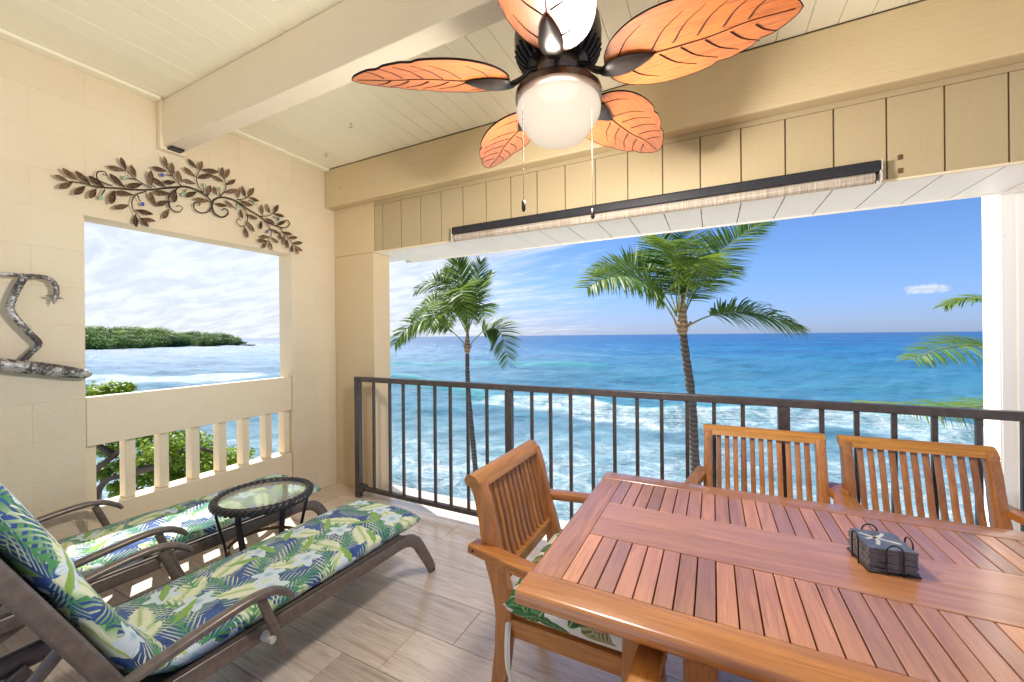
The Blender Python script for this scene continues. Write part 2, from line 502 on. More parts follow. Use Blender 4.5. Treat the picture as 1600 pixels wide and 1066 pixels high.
def lounger_fabric(name='tropical_print_fabric'):
    m, t, out = newmat(name)
    uv = t.vm('SCALE', t.coord('UV'), scale=0.90)
    wob = t.noise(uv, 7, 2, 0.5, out=1)
    uvw = t.vm('ADD', uv, t.vm('SCALE', t.vm('SUBTRACT', wob, (0.5, 0.5, 0.5)), scale=0.03))
    def cell(scale, off, rand=0.85, a0=0.0, spread=6.283):
        v0 = t.vm('ADD', uvw, off)
        vo = t.n('ShaderNodeTexVoronoi', voronoi_dimensions='2D', feature='F1')
        t.set(vo.inputs['Vector'], v0); vo.inputs['Scale'].default_value = scale; vo.inputs['Randomness'].default_value = rand
        l = t.vm('SUBTRACT', v0, vo.outputs['Position'])
        cs = t.n('ShaderNodeSeparateColor'); t.set(cs.inputs[0], vo.outputs['Color'])
        rot = t.n('ShaderNodeVectorRotate', rotation_type='Z_AXIS')
        t.set(rot.inputs['Vector'], l)
        t.set(rot.inputs['Angle'], t.math('ADD', a0, t.math('MULTIPLY', cs.outputs[0], spread)))
        x, y, z = t.sep(rot.outputs[0])
        return x, y, cs.outputs
    def env(x, y, L, Wd, skew=0.25):
        tt = t.math('DIVIDE', x, L)
        pr = t.math('MULTIPLY', t.math('SUBTRACT', 1.0, t.math('MULTIPLY', tt, tt)), t.math('SUBTRACT', 1.0, t.math('MULTIPLY', tt, skew)))
        return t.math('SUBTRACT', t.math('MULTIPLY', pr, Wd), t.math('ABSOLUTE', y))
    def leaf(x, y, L, Wd):
        e = env(x, y, L, t.math('ADD', Wd, t.math('MULTIPLY', t.math('SINE', t.math('MULTIPLY', x, 190.0)), Wd * .10)))
        return t.smooth(e, 0.0, 0.0025)
    def frond(x, y, L, Wd, fr, duty, sweep=1.5):
        ay = t.math('ABSOLUTE', y)
        ph = t.math('FRACT', t.math('MULTIPLY', t.math('SUBTRACT', x, t.math('MULTIPLY', ay, sweep)), fr))
        tri = t.math('ABSOLUTE', t.math('SUBTRACT', ph, 0.5))
        frac = t.math('DIVIDE', ay, Wd)
        lim = t.math('MULTIPLY', duty, t.math('SUBTRACT', 1.0, t.math('MULTIPLY', frac, 0.65)))
        st = t.smooth(t.math('SUBTRACT', lim, tri), 0.0, 0.10)
        mid = t.smooth(ay, 0.0035, 0.002)
        e = t.smooth(env(x, y, L, Wd), 0.0, 0.003)
        return t.math('MULTIPLY', e, t.math('MAXIMUM', st, mid)), ph
    streak = t.noise(t.mapv(uvw, rot=(0, 0, 0.7), sc=(12, 90, 1)), 1.5, 4, 0.65)
    wash = t.noise(uvw, 24, 3, 0.6)
    navy = t.mix(t.smooth(wash, 0.3, 0.7), (0.018, 0.055, 0.23), (0.045, 0.13, 0.40))
    col = navy
    # green fronds
    x, y, cs = cell(7.5, (1.3, 4.1, 0), a0=-0.4, spread=2.2)
    mk, ph = frond(x, y, 0.125, 0.062, 42, 0.36)
    gcol = t.mix(t.smooth(t.math('ABSOLUTE', y), 0.0, 0.05), (0.05, 0.27, 0.09), (0.66, 0.78, 0.50))
    gcol = t.mix(t.math('MULTIPLY', streak, 0.35), gcol, (0.15, 0.42, 0.16))
    col = t.mix(mk, col, gcol)
    # pale lime broad leaves
    x, y, cs = cell(5.6, (7.7, 2.3, 0), a0=0.2, spread=3.0)
    mk = leaf(x, y, 0.105, 0.046)
    lc = t.mix(t.smooth(streak, 0.38, 0.68), (0.88, 0.90, 0.74), (0.70, 0.80, 0.46))
    lc = t.mix(t.smooth(t.math('ABSOLUTE', y), 0.012, 0.0), lc, (0.45, 0.62, 0.20))
    lc = t.mix(t.smooth(t.math('ABSOLUTE', y), 0.026, 0.05), lc, (0.25, 0.52, 0.14))
    col = t.mix(mk, col, lc)
    # cream fronds on top
    x, y, cs = cell(6.1, (3.9, 8.8, 0), a0=0.1, spread=1.8)
    mk, ph = frond(x, y, 0.14, 0.060, 36, 0.33, 1.7)
    c2 = t.mix(t.smooth(t.math('ABSOLUTE', y), 0.002, 0.045), (0.08, 0.33, 0.12), (0.82, 0.87, 0.66))
    keep = t.math('GREATER_THAN', cs[1], 0.25)
    col = t.mix(t.math('MULTIPLY', mk, keep), col, c2)
    # pale blue blossoms
    x, y, cs = cell(5.4, (5.1, 1.7, 0), a0=0.0)
    rr = t.math('SQRT', t.math('ADD', t.math('MULTIPLY', x, x), t.math('MULTIPLY', y, y)))
    an = t.math('ARCTAN2', y, x)
    pet = t.math('ADD', 0.046, t.math('MULTIPLY', t.math('SINE', t.math('MULTIPLY', an, 5.0)), 0.013))
    mk = t.smooth(t.math('SUBTRACT', pet, rr), 0.0, 0.004)
    mk = t.math('MULTIPLY', mk, t.math('GREATER_THAN', cs[2], 0.02))
    lines = t.math('SINE', t.math('ADD', t.math('MULTIPLY', an, 34.0), t.math('MULTIPLY', wash, 9.0)))
    fc = t.mix(t.smooth(lines, 0.1, 0.9), (0.78, 0.88, 0.92), (0.38, 0.66, 0.84))
    fc = t.mix(t.smooth(rr, 0.022, 0.005), fc, (0.20, 0.48, 0.68))
    fc = t.mix(t.math('MULTIPLY', wash, 0.5), fc, (0.88, 0.91, 0.90))
    col = t.mix(mk, col, fc)
    # a few bright green brush marks
    x, y, cs = cell(6.6, (2.2, 6.4, 0), a0=0.5, spread=2.5)
    mk = leaf(x, y, 0.075, 0.014)
    mk = t.math('MULTIPLY', mk, t.math('GREATER_THAN', cs[1], 0.35))
    col = t.mix(mk, col, t.mix(streak, (0.10, 0.36, 0.05), (0.42, 0.60, 0.12)))
    weave = t.n('ShaderNodeTexWave', {'Scale': 420.0}); t.set(weave.inputs['Vector'], uv)
    puck = t.noise(uv, 9, 3, 0.55)
    h = t.math('ADD', t.math('MULTIPLY', weave.outputs[1], 0.06), puck)
    principled(t, out, col=col, rough=0.75, sheen=0.15, spec=0.3, normal=t.bump(h, 0.6, 0.014))
    return m
M['fabric'] = lounger_fabric()

def seat_fabric():
    m, t, out = newmat('white_leaf_print_fabric')
    uv = t.coord('UV')
    wob = t.noise(uv, 9, 2, 0.5, out=1)
    uvw = t.vm('ADD', uv, t.vm('SCALE', t.vm('SUBTRACT', wob, (0.5, 0.5, 0.5)), scale=0.04))
    col = (0.74, 0.72, 0.66)
    streak = t.noise(t.mapv(uvw, rot=(0, 0, 0.5), sc=(15, 80, 1)), 1.5, 4, 0.65)
    for k, (sc, off, L, Wd, ca, cb) in enumerate(((7.0, (1, 2, 0), 0.085, 0.040, (0.02, 0.12, 0.035), (0.10, 0.26, 0.09)), (6.3, (5, 3, 0), 0.075, 0.036, (0.16, 0.15, 0.05), (0.42, 0.40, 0.20)), (8.5, (2, 9, 0), 0.07, 0.030, (0.02, 0.10, 0.03), (0.07, 0.22, 0.07)))):
        v0 = t.vm('ADD', uvw, off)
        vo = t.n('ShaderNodeTexVoronoi', voronoi_dimensions='2D', feature='F1')
        t.set(vo.inputs['Vector'], v0); vo.inputs['Scale'].default_value = sc
        cs = t.n('ShaderNodeSeparateColor'); t.set(cs.inputs[0], vo.outputs['Color'])
        rot = t.n('ShaderNodeVectorRotate', rotation_type='Z_AXIS')
        t.set(rot.inputs['Vector'], t.vm('SUBTRACT', v0, vo.outputs['Position']))
        t.set(rot.inputs['Angle'], t.math('MULTIPLY', cs.outputs[0], 6.28))
        x, y, z = t.sep(rot.outputs[0])
        tt = t.math('DIVIDE', x, L)
        e = t.math('SUBTRACT', t.math('MULTIPLY', t.math('SUBTRACT', 1.0, t.math('MULTIPLY', tt, tt)), Wd), t.math('ABSOLUTE', y))
        mk = t.math('MULTIPLY', t.smooth(e, 0, 0.002), t.math('GREATER_THAN', cs.outputs[1], 0.28))
        ribs = t.math('SINE', t.math('MULTIPLY', t.math('SUBTRACT', x, t.math('ABSOLUTE', y)), 420.0 if k == 1 else 260.0))
        lc = t.mix(t.smooth(t.math('ADD', ribs, t.math('MULTIPLY', streak, 1.5)), 0.3, 1.5), ca, cb)
        lc = t.mix(t.smooth(t.math('ABSOLUTE', y), 0.003, 0.001), lc, (0.35, 0.42, 0.20))
        col = t.mix(mk, col, lc)
    principled(t, out, col=col, rough=0.8, sheen=0.1, normal=t.bump(t.noise(uv, 14, 3, 0.5), 0.3, 0.008))
    return m
M['seat_fabric'] = seat_fabric()

def leafmat(name, c0, c1, c2, trans=0.35, rough=0.45, scale=1.4):
    m, t, out = newmat(name)
    g = t.n('ShaderNodeNewGeometry').outputs['Position']
    at = t.n('ShaderNodeAttribute', attribute_name='tone').outputs['Fac']
    nz = t.noise(g, scale, 3, 0.6)
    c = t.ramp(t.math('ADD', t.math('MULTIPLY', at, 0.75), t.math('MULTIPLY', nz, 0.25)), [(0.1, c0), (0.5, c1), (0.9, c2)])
    p = principled(t, out, col=c, rough=rough, spec=0.22)
    tr = t.n('ShaderNodeBsdfTranslucent', {'Color': t.mix(0.35, c, (c2[0], c2[1], c2[2] * .5))})
    mx = t.n('ShaderNodeMixShader', {0: trans, 1: p.outputs[0], 2: tr.outputs[0]})
    t.set(out.inputs[0], mx.outputs[0])
    return m
M['palm'] = leafmat('palm_leaflet', (0.032, 0.10, 0.024), (0.115, 0.235, 0.038), (0.28, 0.33, 0.055), 0.45, 0.45, 2.0)
M['leaf'] = leafmat('broad_green_leaf', (0.045, 0.11, 0.02), (0.17, 0.30, 0.035), (0.32, 0.42, 0.04), 0.4, 0.4, 2.5)
M['forest'] = leafmat('headland_foliage', (0.035, 0.095, 0.045), (0.115, 0.235, 0.07), (0.38, 0.50, 0.13), 0.25, 0.6, 0.06)  # greens lightened, distance haze put into the foliage colour
M['rachis'] = simple('palm_rachis', (0.27, 0.30, 0.11), 0.5, 0, 0.3, 8)

def bark(name, col, ringsc=14.0, dark=0.4):
    m, t, out = newmat(name)
    g = t.coord('Object')
    x, y, z = t.sep(g)
    wv = t.math('SINE', t.math('ADD', t.math('MULTIPLY', z, ringsc * 6.28), t.math('MULTIPLY', t.noise(g, 3, 3, 0.6), 4.0)))
    nz = t.noise(g, 18, 5, 0.65)
    c = t.mix(t.smooth(t.math('ADD', wv, t.math('MULTIPLY', nz, 2.0)), -0.2, 1.6), tuple(a * dark for a in col), col)
    principled(t, out, col=c, rough=0.85, normal=t.bump(t.math('ADD', wv, nz), 0.6, 0.02))
    return m
M['bark'] = bark('palm_bark', (0.115, 0.096, 0.084), 9.0, 0.55)
M['boot'] = bark('palm_boot_fibre', (0.36, 0.24, 0.14), 9.0, 0.5)
M['limb'] = bark('dark_tree_bark', (0.085, 0.066, 0.055), 2.0, 0.5)

def fan_wood():
    m, t, out = newmat('carved_fan_blade_wood')
    oc = t.coord('Object')
    g = t.noise(t.mapv(oc, sc=(5, 130, 30)), 2.2, 5, 0.65, 0.5)
    b = t.noise(oc, 5, 3, 0.5)
    c = t.ramp(g, [(0.36, (0.10, 0.018, 0.003)), (0.50, (0.32, 0.080, 0.007)), (0.68, (0.44, 0.130, 0.014))])
    c = t.mix(t.math('MULTIPLY', b, 0.35), c, (0.44, 0.115, 0.02))
    p = principled(t, out, col=c, rough=0.4, coat=0.75, coatr=0.42, spec=0.3, normal=t.bump(g, 0.3, 0.002))
    p.inputs['Coat IOR'].default_value = 2.1
    return m
M['blade'] = fan_wood()
M['blade_edge'] = simple('dark_carved_edge', (0.030, 0.014, 0.011), 0.8, spec=0.15)

def globe_mat():
    m, t, out = newmat('frosted_glowing_glass')
    lw = t.n('ShaderNodeLayerWeight', {'Blend': 0.35}).outputs['Facing']
    oz = t.sep(t.coord('Object'))[2]
    e = t.n('ShaderNodeEmission', {'Color': t.mix(t.smooth(oz, -0.02, -0.16), (1.0, 0.82, 0.64), (1.0, 0.89, 0.74)), 'Strength': t.math('SUBTRACT', 0.245, t.math('MULTIPLY', lw, 0.11))})
    g = t.n('ShaderNodeBsdfGlossy', {'Roughness': 0.15, 'Color': (0.9, 0.9, 0.9, 1)})
    a = t.n('ShaderNodeMixShader', {0: 0.0, 1: e.outputs[0], 2: g.outputs[0]})
    tr = t.n('ShaderNodeBsdfTransparent')
    mx = t.n('ShaderNodeMixShader', {0: 0.12, 1: a.outputs[0], 2: tr.outputs[0]})
    t.set(out.inputs[0], mx.outputs[0])
    return m
M['globe'] = globe_mat()

def glass_mat():
    m, t, out = newmat('table_glass')
    fr = t.math('ADD', 0.16, t.math('MULTIPLY', t.math('POWER', t.n('ShaderNodeLayerWeight', {'Blend': 0.5}).outputs['Facing'], 3.0), 0.75))
    tr = t.n('ShaderNodeBsdfTransparent', {'Color': (0.86, 0.94, 0.92, 1)})
    gl = t.n('ShaderNodeBsdfGlossy', {'Roughness': 0.03})
    df = t.n('ShaderNodeBsdfDiffuse', {'Color': (0.7, 0.75, 0.76, 1)})
    a = t.n('ShaderNodeMixShader', {0: 0.12, 1: tr.outputs[0], 2: df.outputs[0]})
    mx = t.n('ShaderNodeMixShader', {0: fr, 1: a.outputs[0], 2: gl.outputs[0]})
    t.set(out.inputs[0], mx.outputs[0])
    return m
M['glass'] = glass_mat()

def art_mat():
    m, t, out = newmat('copper_brown_art_metal')
    g = t.n('ShaderNodeNewGeometry').outputs['Position']
    r = rnd(t)
    nz = t.noise(g, 60, 4, 0.6)
    c = t.ramp(t.math('ADD', nz, t.math('MULTIPLY', t.math('SUBTRACT', r, 0.5), 0.25)), [(0.3, (0.045, 0.025, 0.016)), (0.55, (0.15, 0.082, 0.045)), (0.8, (0.30, 0.18, 0.11))])
    principled(t, out, col=c, rough=0.42, metal=0.35, normal=t.bump(nz, 0.3, 0.002))
    return m
M['art'] = art_mat()
M['stem'] = simple('dark_iron_stem', (0.045, 0.024, 0.016), 0.45, 0.3, 0.3, 60)
M['bead_green'] = simple('sea_green_glass', (0.28, 0.48, 0.36), 0.15, 0, 0.3, 60, 0.7)
M['bead_blue'] = simple('cobalt_glass', (0.07, 0.11, 0.48), 0.15, 0, 0.3, 60, 0.7)

def silver_mat():
    m, t, out = newmat('distressed_silver_leaf')
    g = t.n('ShaderNodeNewGeometry').outputs['Position']
    n1_ = t.noise(g, 75, 8, 0.75, 0.6); n2_ = t.noise(g, 14, 3, 0.6)
    mk = t.smooth(t.math('ADD', t.math('MULTIPLY', n1_, 0.7), t.math('MULTIPLY', n2_, 0.5)), 0.52, 0.64)
    c = t.mix(mk, (0.50, 0.49, 0.48), (0.075, 0.065, 0.06))
    principled(t, out, col=c, rough=t.math('ADD', 0.35, t.math('MULTIPLY', mk, 0.3)), metal=0.35, normal=t.bump(n1_, 0.6, 0.004))
    return m
M['silver'] = silver_mat()

def roll_mat():
    m, t, out = newmat('woven_sun_shade_mesh')
    g = t.n('ShaderNodeNewGeometry').outputs['Position']
    n1_ = t.noise(t.mapv(g, sc=(260, 8, 8)), 1.0, 3, 0.6)
    n2_ = t.noise(t.mapv(g, sc=(3, 300, 300)), 1.0, 2, 0.6)
    c = t.ramp(t.math('ADD', t.math('MULTIPLY', n1_, 0.6), t.math('MULTIPLY', n2_, 0.4)), [(0.35, (0.16, 0.12, 0.09)), (0.52, (0.40, 0.34, 0.28)), (0.66, (0.62, 0.56, 0.48))])
    principled(t, out, col=c, rough=0.8)
    return m
M['roll'] = roll_mat()

def wicker_mat():
    m, t, out = newmat('black_resin_wicker')
    g = t.coord('Object')
    nz = t.noise(g, 140, 3, 0.6)
    c = t.mix(t.smooth(nz, 0.4, 0.7), (0.020, 0.018, 0.020), (0.055, 0.050, 0.052))
    principled(t, out, col=c, rough=0.32, normal=t.bump(nz, 0.4, 0.002))
    return m
M['wicker'] = wicker_mat()

# ------------------------------------------------------------------ room shell
WX, YP, YR = -3.109, 2.554, 2.419          # wall face, front plane, railing plane
CB = 0.2032                                  # block course
WY0, WY1 = 0.914, 2.130                      # window opening
XR = 3.0                                     # room runs on to the right, out of the frame
YB = -1.25
HZ = 2.080                                   # header underside

# floor: slab plus wood look tiles
f = MB(); f.box(-3.275, YB, -0.22, XR, 2.75, -0.004)
floor = f.build('floor', M['grout'])
tag(floor, 'balcony floor laid with glossy wood look planks', None, None, 'structure')
PW, PL = 0.24, 1.20
tile_meshes = {}
def tile_mesh(lx, ly):
    k = (round(lx, 3), round(ly, 3))
    if k not in tile_meshes:
        b = MB(); b.rbox(0.0012, 0.0012, -0.012, lx - 0.0012, ly - 0.0012, 0.0, 0.0012)
        tile_meshes[k] = b.mesh('tile', M['tile'])
    return tile_meshes[k]
row = 0
y = 1.19 - PW * 10
while y < 2.75:
    off = -1.222 - 0.2 * (round((y - 1.19) / PW) * -1) + (0.0)
    x = off - PL * 3
    y0, y1 = max(y, YB), min(y + PW, 2.75)
    while x < XR:
        x0, x1 = max(x, WX + 0.001), min(x + PL, XR)
        if x1 - x0 > 0.03 and y1 - y0 > 0.03:
            piece('tile', tile_mesh(x1 - x0, y1 - y0), floor, (x0, y0, 0))
        x += PL
    y += PW

# block wall on the left
wall = MB()
g = 0.0016
TX = WX - 0.166
for (a, b, z0, z1) in ((YB, WY0 - g, -0.2, 14 * CB), (WY1 + g, 2.74, -0.2, 14 * CB), (WY0 - g, WY1 + g, 10 * CB + g, 14 * CB)):
    wall.box(TX + g, a, z0, WX - g, b, z1)
wall_o = wall.build('block_wall', M['mortar'])
tag(wall_o, 'cream painted concrete block wall with a square window opening', 'wall')
blk = {}
def block_mesh(ly, lz):
    k = (round(ly, 3), round(lz, 3))
    if k not in blk:
        b = MB(); b.rbox(TX, 0.0010, 0.0010, WX, ly - 0.0010, lz - 0.0010, 0.0020, 1)
        blk[k] = b.mesh('block', M['wall'])
    return blk[k]
for i in range(14):
    y = (0.717 if i % 2 == 0 else 0.917) - 0.4064 * 6
    while y < 2.60:
        a, b = max(y, YB), min(y + 0.4064, 2.74 if i < 12 else 2.44)
        spans = [(a, b)]
        if i < 10:
            spans = []
            if a < WY0: spans.append((a, min(b, WY0)))
            if b > WY1: spans.append((max(a, WY1), b))
        for (p, q_) in spans:
            if q_ - p > 0.02:
                dxj = random.uniform(-0.0009, 0.0009)
                piece('block', block_mesh(q_ - p, CB), wall_o, (dxj, p, i * CB))
        y += 0.4064

# balustrade filling the foot of the opening
bal = thing('window_balustrade', 'cream wooden balustrade with deep rail below the window opening', 'balustrade', (WX - 0.03, 1.522, 0))
b = MB(); b.rbox(WX - 0.052, WY0 + .002, 0.746, WX - 0.006, WY1 - .002, 1.022, 0.004, 2); b.build('top_rail', M['trim'], bal, local=False)
b = MB(); b.rbox(WX - 0.130, WY0 + .002, 0.005, WX - 0.008, WY1 - .002, 0.393, 0.004, 2); b.build('bottom_rail', M['trim'], bal, local=False)
bm_ = MB(); bm_.rbox(-0.040, -0.024, 0.394, 0.040, 0.024, 0.7455, 0.003, 1)
bme = bm_.mesh('baluster', M['trim'])
for yy in (0.940, 1.113, 1.280, 1.453, 1.621, 1.780, 1.952, 2.104):
    piece('baluster', bme, bal, (-0.045, yy - 1.522, 0))

# front: corner pilaster, right column
b = MB(); b.rbox(WX + 0.001, YP, -0.2, -2.621, 2.744, HZ - 0.001, 0.004, 1)
b.box(WX + 0.001, YP + .001, HZ, -2.614, 2.743, 2.845)
tag(b.build('corner_pilaster', M['pilaster']), 'tan painted corner pilaster between block wall and sea opening', 'pilaster')
col = thing('right_column', 'white painted column outside the railing at the right end of the sea opening', 'column', (1.66, 3.15, -8.6))
b = MB(); b.rbox(1.362, 3.069, -8.6, 1.960, 3.222, 2.60, 0.010, 2); b.build('shaft', M['white'], col, local=False)
b = MB(); b.rbox(1.372, 3.0675, -8.6, 1.418, 3.0695, 2.06, 0.0008, 1); b.rbox(1.424, 3.055, -8.6, 1.955, 3.0686, 2.06, 0.004, 1); b.build('face_board', M['white'], col, local=False)

# header of grooved siding
hd = MB(); hd.box(-2.613, YP + 0.014, HZ + 0.002, XR, 2.743, 2.844)
hd_o = hd.build('siding_header', M['groove'])
tag(hd_o, 'ochre grooved siding panel above the sea opening', 'header')
PX = 0.2047
xs = [-2.611, -2.514] + [-2.514 + PX * k for k in range(1, 28)]
hb = {}
for a, c in zip(xs[:-1], xs[1:]):
    if a > XR: break
    c = min(c, XR); wd_ = round(c - a, 4)
    if wd_ not in hb:
        q_ = MB(); q_.rbox(0.0035, YP, HZ + 0.004, wd_ - 0.0035, YP + 0.016, 2.480, 0.0015, 1)
        hb[wd_] = q_.mesh('siding_board', M['header'])
    piece('siding_board', hb[wd_], hd_o, (a, random.uniform(-0.0012, 0.0012), 0))
q_ = MB(); q_.rbox(-2.612, YP - 0.004, 2.4815, XR, YP + 0.015, 2.5425, 0.002, 1); q_.build('batten', M['header'], hd_o)
q_ = MB(); q_.rbox(-2.620, YP - 0.006, HZ - 0.008, XR, YP + 0.013, HZ + 0.0035, 0.002, 1); q_.build('bead_trim', M['trim'], hd_o)
q_ = MB()
for zz in (2.170, 2.105):
    q_.rbox(0.800, YP - 0.006, zz, 0.818, YP + 0.001, zz + 0.024, 0.002, 1)
q_.build('screw_tab', M['brown_tab'], hd_o)

# white soffit boards outside the header
so = MB(); so.box(-3.95, 2.7445, HZ + 0.020, XR, 3.06, 2.84)
so_o = so.build('eave_soffit', M['soffit'])
tag(so_o, 'white boarded soffit under the eave above the sea opening', 'soffit')
xs = [-2.62, -2.514] + [-2.514 + PX * k for k in range(1, 28)]
for a, c in zip(xs[:-1], xs[1:]):
    if a > XR: break
    c = min(c, XR); wd_ = round(c - a, 4)
    q_ = MB(); q_.rbox(a + 0.0025, YP + 0.014, HZ - 0.004, c - 0.0025, 3.045, HZ + 0.001, 0.0015, 1)
    q_.build('soffit_board', M['soffit'], so_o)
q_ = MB(); q_.box(-2.615, YP + 0.0145, HZ + 0.0012, XR, 2.744, HZ + 0.0018); q_.build('soffit_groove', M['groove'], so_o)
q_ = MB(); q_.rbox(-2.70, 3.046, HZ - 0.012, XR, 3.066, HZ + 0.2, 0.003, 1); q_.build('fascia', M['soffit'], so_o)

# front beam and centre beam
fb = thing('front_beam', 'long ochre timber beam across the top of the sea opening', 'beam', (-1.0, 2.5, 2.505))
q_ = MB(); q_.rbox(WX + 0.002, 2.456, 2.507, XR, YP - 0.0055, 2.8445, 0.010, 2); q_.build('timber', M['beam'], fb, local=False)
for (yy, zz) in ((0, 2.76), (0, 2.655)):
    q_ = MB()
    q_.tube([(-2.905, 2.457, zz), (-2.905, 2.444, zz)], [0.013, 0.010], 8)
    q_.tube([(-2.905, 2.446, zz), (-2.905, 2.438, zz)], [0.007, 0.007], 6)
    q_.build('bolt', M['beam'], fb, local=False)
cb = thing('centre_beam', 'pale stone coloured timber beam crossing the ceiling', 'beam', (-1.0, 1.31, 2.555))
q_ = MB(); q_.rbox(WX + 0.012, 1.257, 2.553, XR, 1.360, 2.8445, 0.006, 2); q_.build('timber', M['beam2'], cb, local=False)
q_ = MB(); q_.rbox(WX + 0.001, 1.240, 2.532, WX + 0.045, 1.377, 2.8445, 0.004, 1); q_.build('end_plate', M['trim'], cb, local=False)
q_ = MB(); q_.rbox(WX + 0.0455, 1.275, 2.538, WX + 0.10, 1.345, 2.552, 0.002, 1); q_.build('bearing_pad', M['black_matte'], cb, local=False)

# ceiling boards
ce = MB(); ce.box(-3.95, YB, 2.862, XR, 3.06, 2.98)
ce_o = ce.build('ceiling', M['groove'])
tag(ce_o, 'pale cream ceiling of narrow grooved boards', None, None, 'structure')
CPX = 0.1273
cme = MB(); cme.rbox(0.0012, YB, 2.846, CPX - 0.0012, 2.4555, 2.8625, 0.0016, 1)
cmesh = cme.mesh('ceiling_board', M['ceil'])
k0 = int((0.047 - WX) / CPX) + 1
x = 0.047 - CPX * k0 - 0.0
while x < XR - CPX:
    piece('ceiling_board', cmesh, ce_o, (x, 0, random.uniform(-0.0006, 0.0006)))
    x += CPX
q_ = MB(); q_.rbox(WX + 0.0005, YB, 2.8265, WX + 0.066, 1.239, 2.8448, 0.003, 1); q_.rbox(WX + 0.0005, 1.378, 2.8265, WX + 0.066, 2.4553, 2.8448, 0.003, 1)
q_.build('wall_trim', M['ceil'], ce_o)
for (u, v) in ((509, 242), (548, 196)):
    p = onz(u, v, 2.83)
    q_ = MB()
    q_.tube([(p.x + 0.013 * math.cos(a), p.y, p.z - 0.004 + 0.013 * math.sin(a)) for a in [R(d) for d in range(90, -181, -30)]], 0.0025, 6)
    q_.tube([(p.x, p.y, p.z + 0.008), (p.x, p.y, 2.847)], 0.003, 6)
    q_.build('hook', M['brass'], ce_o)
# eave on the window side and gutter end seen through the opening
q_ = MB(); q_.rbox(-3.95, YB, 2.62, -3.90, 3.06, 2.861, 0.004, 1)
se_o = q_.build('side_eave', M['limb'])
tag(se_o, 'dark eave board outside above the window opening', 'eave')
q_ = MB(); q_.prism([(0.40, 2.619), (1.02, 2.619), (1.235, 2.190), (1.10, 2.172), (0.40, 2.172)], -3.945, -3.905, lambda a, b_, h_: (h_, a, b_)); q_.build('eave_end', M['limb'], se_o)

# railing
rl = thing('railing', 'dark brown metal balcony railing along the sea opening', 'railing', (-1.0, YR, 0))
q_ = MB(); q_.rbox(-2.702, YR - 0.022, 0.971, XR, YR + 0.022, 1.010, 0.004, 2); q_.build('top_rail', M['rail'], rl, local=False)
q_ = MB(); q_.rbox(-2.649, YR - 0.018, 0.063, XR, YR + 0.018, 0.096, 0.003, 1); q_.build('bottom_rail', M['rail'], rl, local=False)
pm = MB(); pm.rbox(-0.025, -0.0215, 0.0, 0.025, 0.0215, 0.9705, 0.003, 1)
pmesh = pm.mesh('post', M['rail'])
bm2 = MB(); bm2.rbox(-0.0098, -0.0098, 0.0955, 0.0098, 0.0098, 0.9705, 0.0015, 1)
bmesh2 = bm2.mesh('baluster', M['rail'])
posts = [-2.675, -1.245, 0.315, 1.760]
bars = [-2.497, -2.322, -2.182, -2.025, -1.873, -1.732, -1.579, -1.421, -1.076, -0.944, -0.808, -0.666, -0.533, -0.401, -0.266, -0.132, 0.001, 0.136, 0.470, 0.603, 0.737, 0.872, 1.010, 1.143, 1.276, 1.410, 1.545]
for a in posts: piece('post', pmesh, rl, (a + 1.0, 0, 0))
for x in bars: piece('baluster', bmesh2, rl, (x + 1.0, 0, 0))
q_ = MB(); q_.rbox(-2.66, YR - 0.03, 0.055, -2.60, YR + 0.03, 0.108, 0.003, 1); q_.build('bracket', M['rail'], rl, local=False)

# ------------------------------------------------------------------ ceiling fan
FX, FY, FZ = -0.467, 1.295, 2.200
fan = thing('ceiling_fan', 'dark bronze ceiling fan with five leaf shaped wooden blades and a lit globe', 'ceiling fan', (FX, FY, 2.0))
def fbuild(mb, name, mat, **k):
    mb.v = [(a, b_, c - 2.0) for a, b_, c in mb.v]
    return mb.build(name, mat, fan, **k)
q_ = MB(); q_.lathe([(0.0, 2.5525), (0.082, 2.5525), (0.088, 2.50), (0.094, 2.46), (0.120, 2.435), (0.142, 2.40), (0.148, 2.36), (0.146, 2.32), (0.130, 2.292), (0.100, 2.268), (0.0, 2.262)], n=40)
fbuild(q_, 'motor_housing', M['bronze'], smooth=True, angle=R(50))
q_ = MB()
for k in range(36):
    a = 2 * PI * k / 36
    ca, sa = math.cos(a), math.sin(a)
    pts = [(0.142, 2.312), (0.130, 2.285), (0.108, 2.262)]
    q_.sweep([(r_ * ca, r_ * sa, z_) for r_, z_ in pts], rsect(0.007, 0.014, 0.002), (-sa, ca, 0))
vents = fbuild(q_, 'vent_fins', M['black_matte'])
q_ = MB(); q_.lathe([(0.0, 2.266), (0.078, 2.262), (0.080, 2.225), (0.066, 2.205), (0.066, 2.190), (0.098, 2.184), (0.136, 2.176), (0.146, 2.166), (0.146, 2.146), (0.134, 2.140), (0.0, 2.142)], n=40)
fbuild(q_, 'light_fitter', M['fitter'], smooth=True, angle=R(40))
q_ = MB(); q_.lathe([(0.0, 2.1385), (0.10, 2.1388), (0.126, 2.1380), (0.139, 2.130), (0.1435, 2.112), (0.141, 2.094), (0.131, 2.074), (0.120, 2.062), (0.113, 2.052), (0.107, 2.038), (0.095, 2.024), (0.074, 2.013), (0.045, 2.006), (0.0, 2.003)], n=48)
gl = fbuild(q_, 'globe_shade', M['globe'], smooth=True)
lamp_d = bpy.data.lights.new('lamp', 'POINT')
lamp_d.energy = LAMP_POWER; lamp_d.color = (1.0, 0.94, 0.85); lamp_d.shadow_soft_size = 0.11
lamp = bpy.data.objects.new('lamp_bulb', lamp_d); COL.objects.link(lamp); lamp.parent = fan; lamp.location = (0, 0, 0.068)
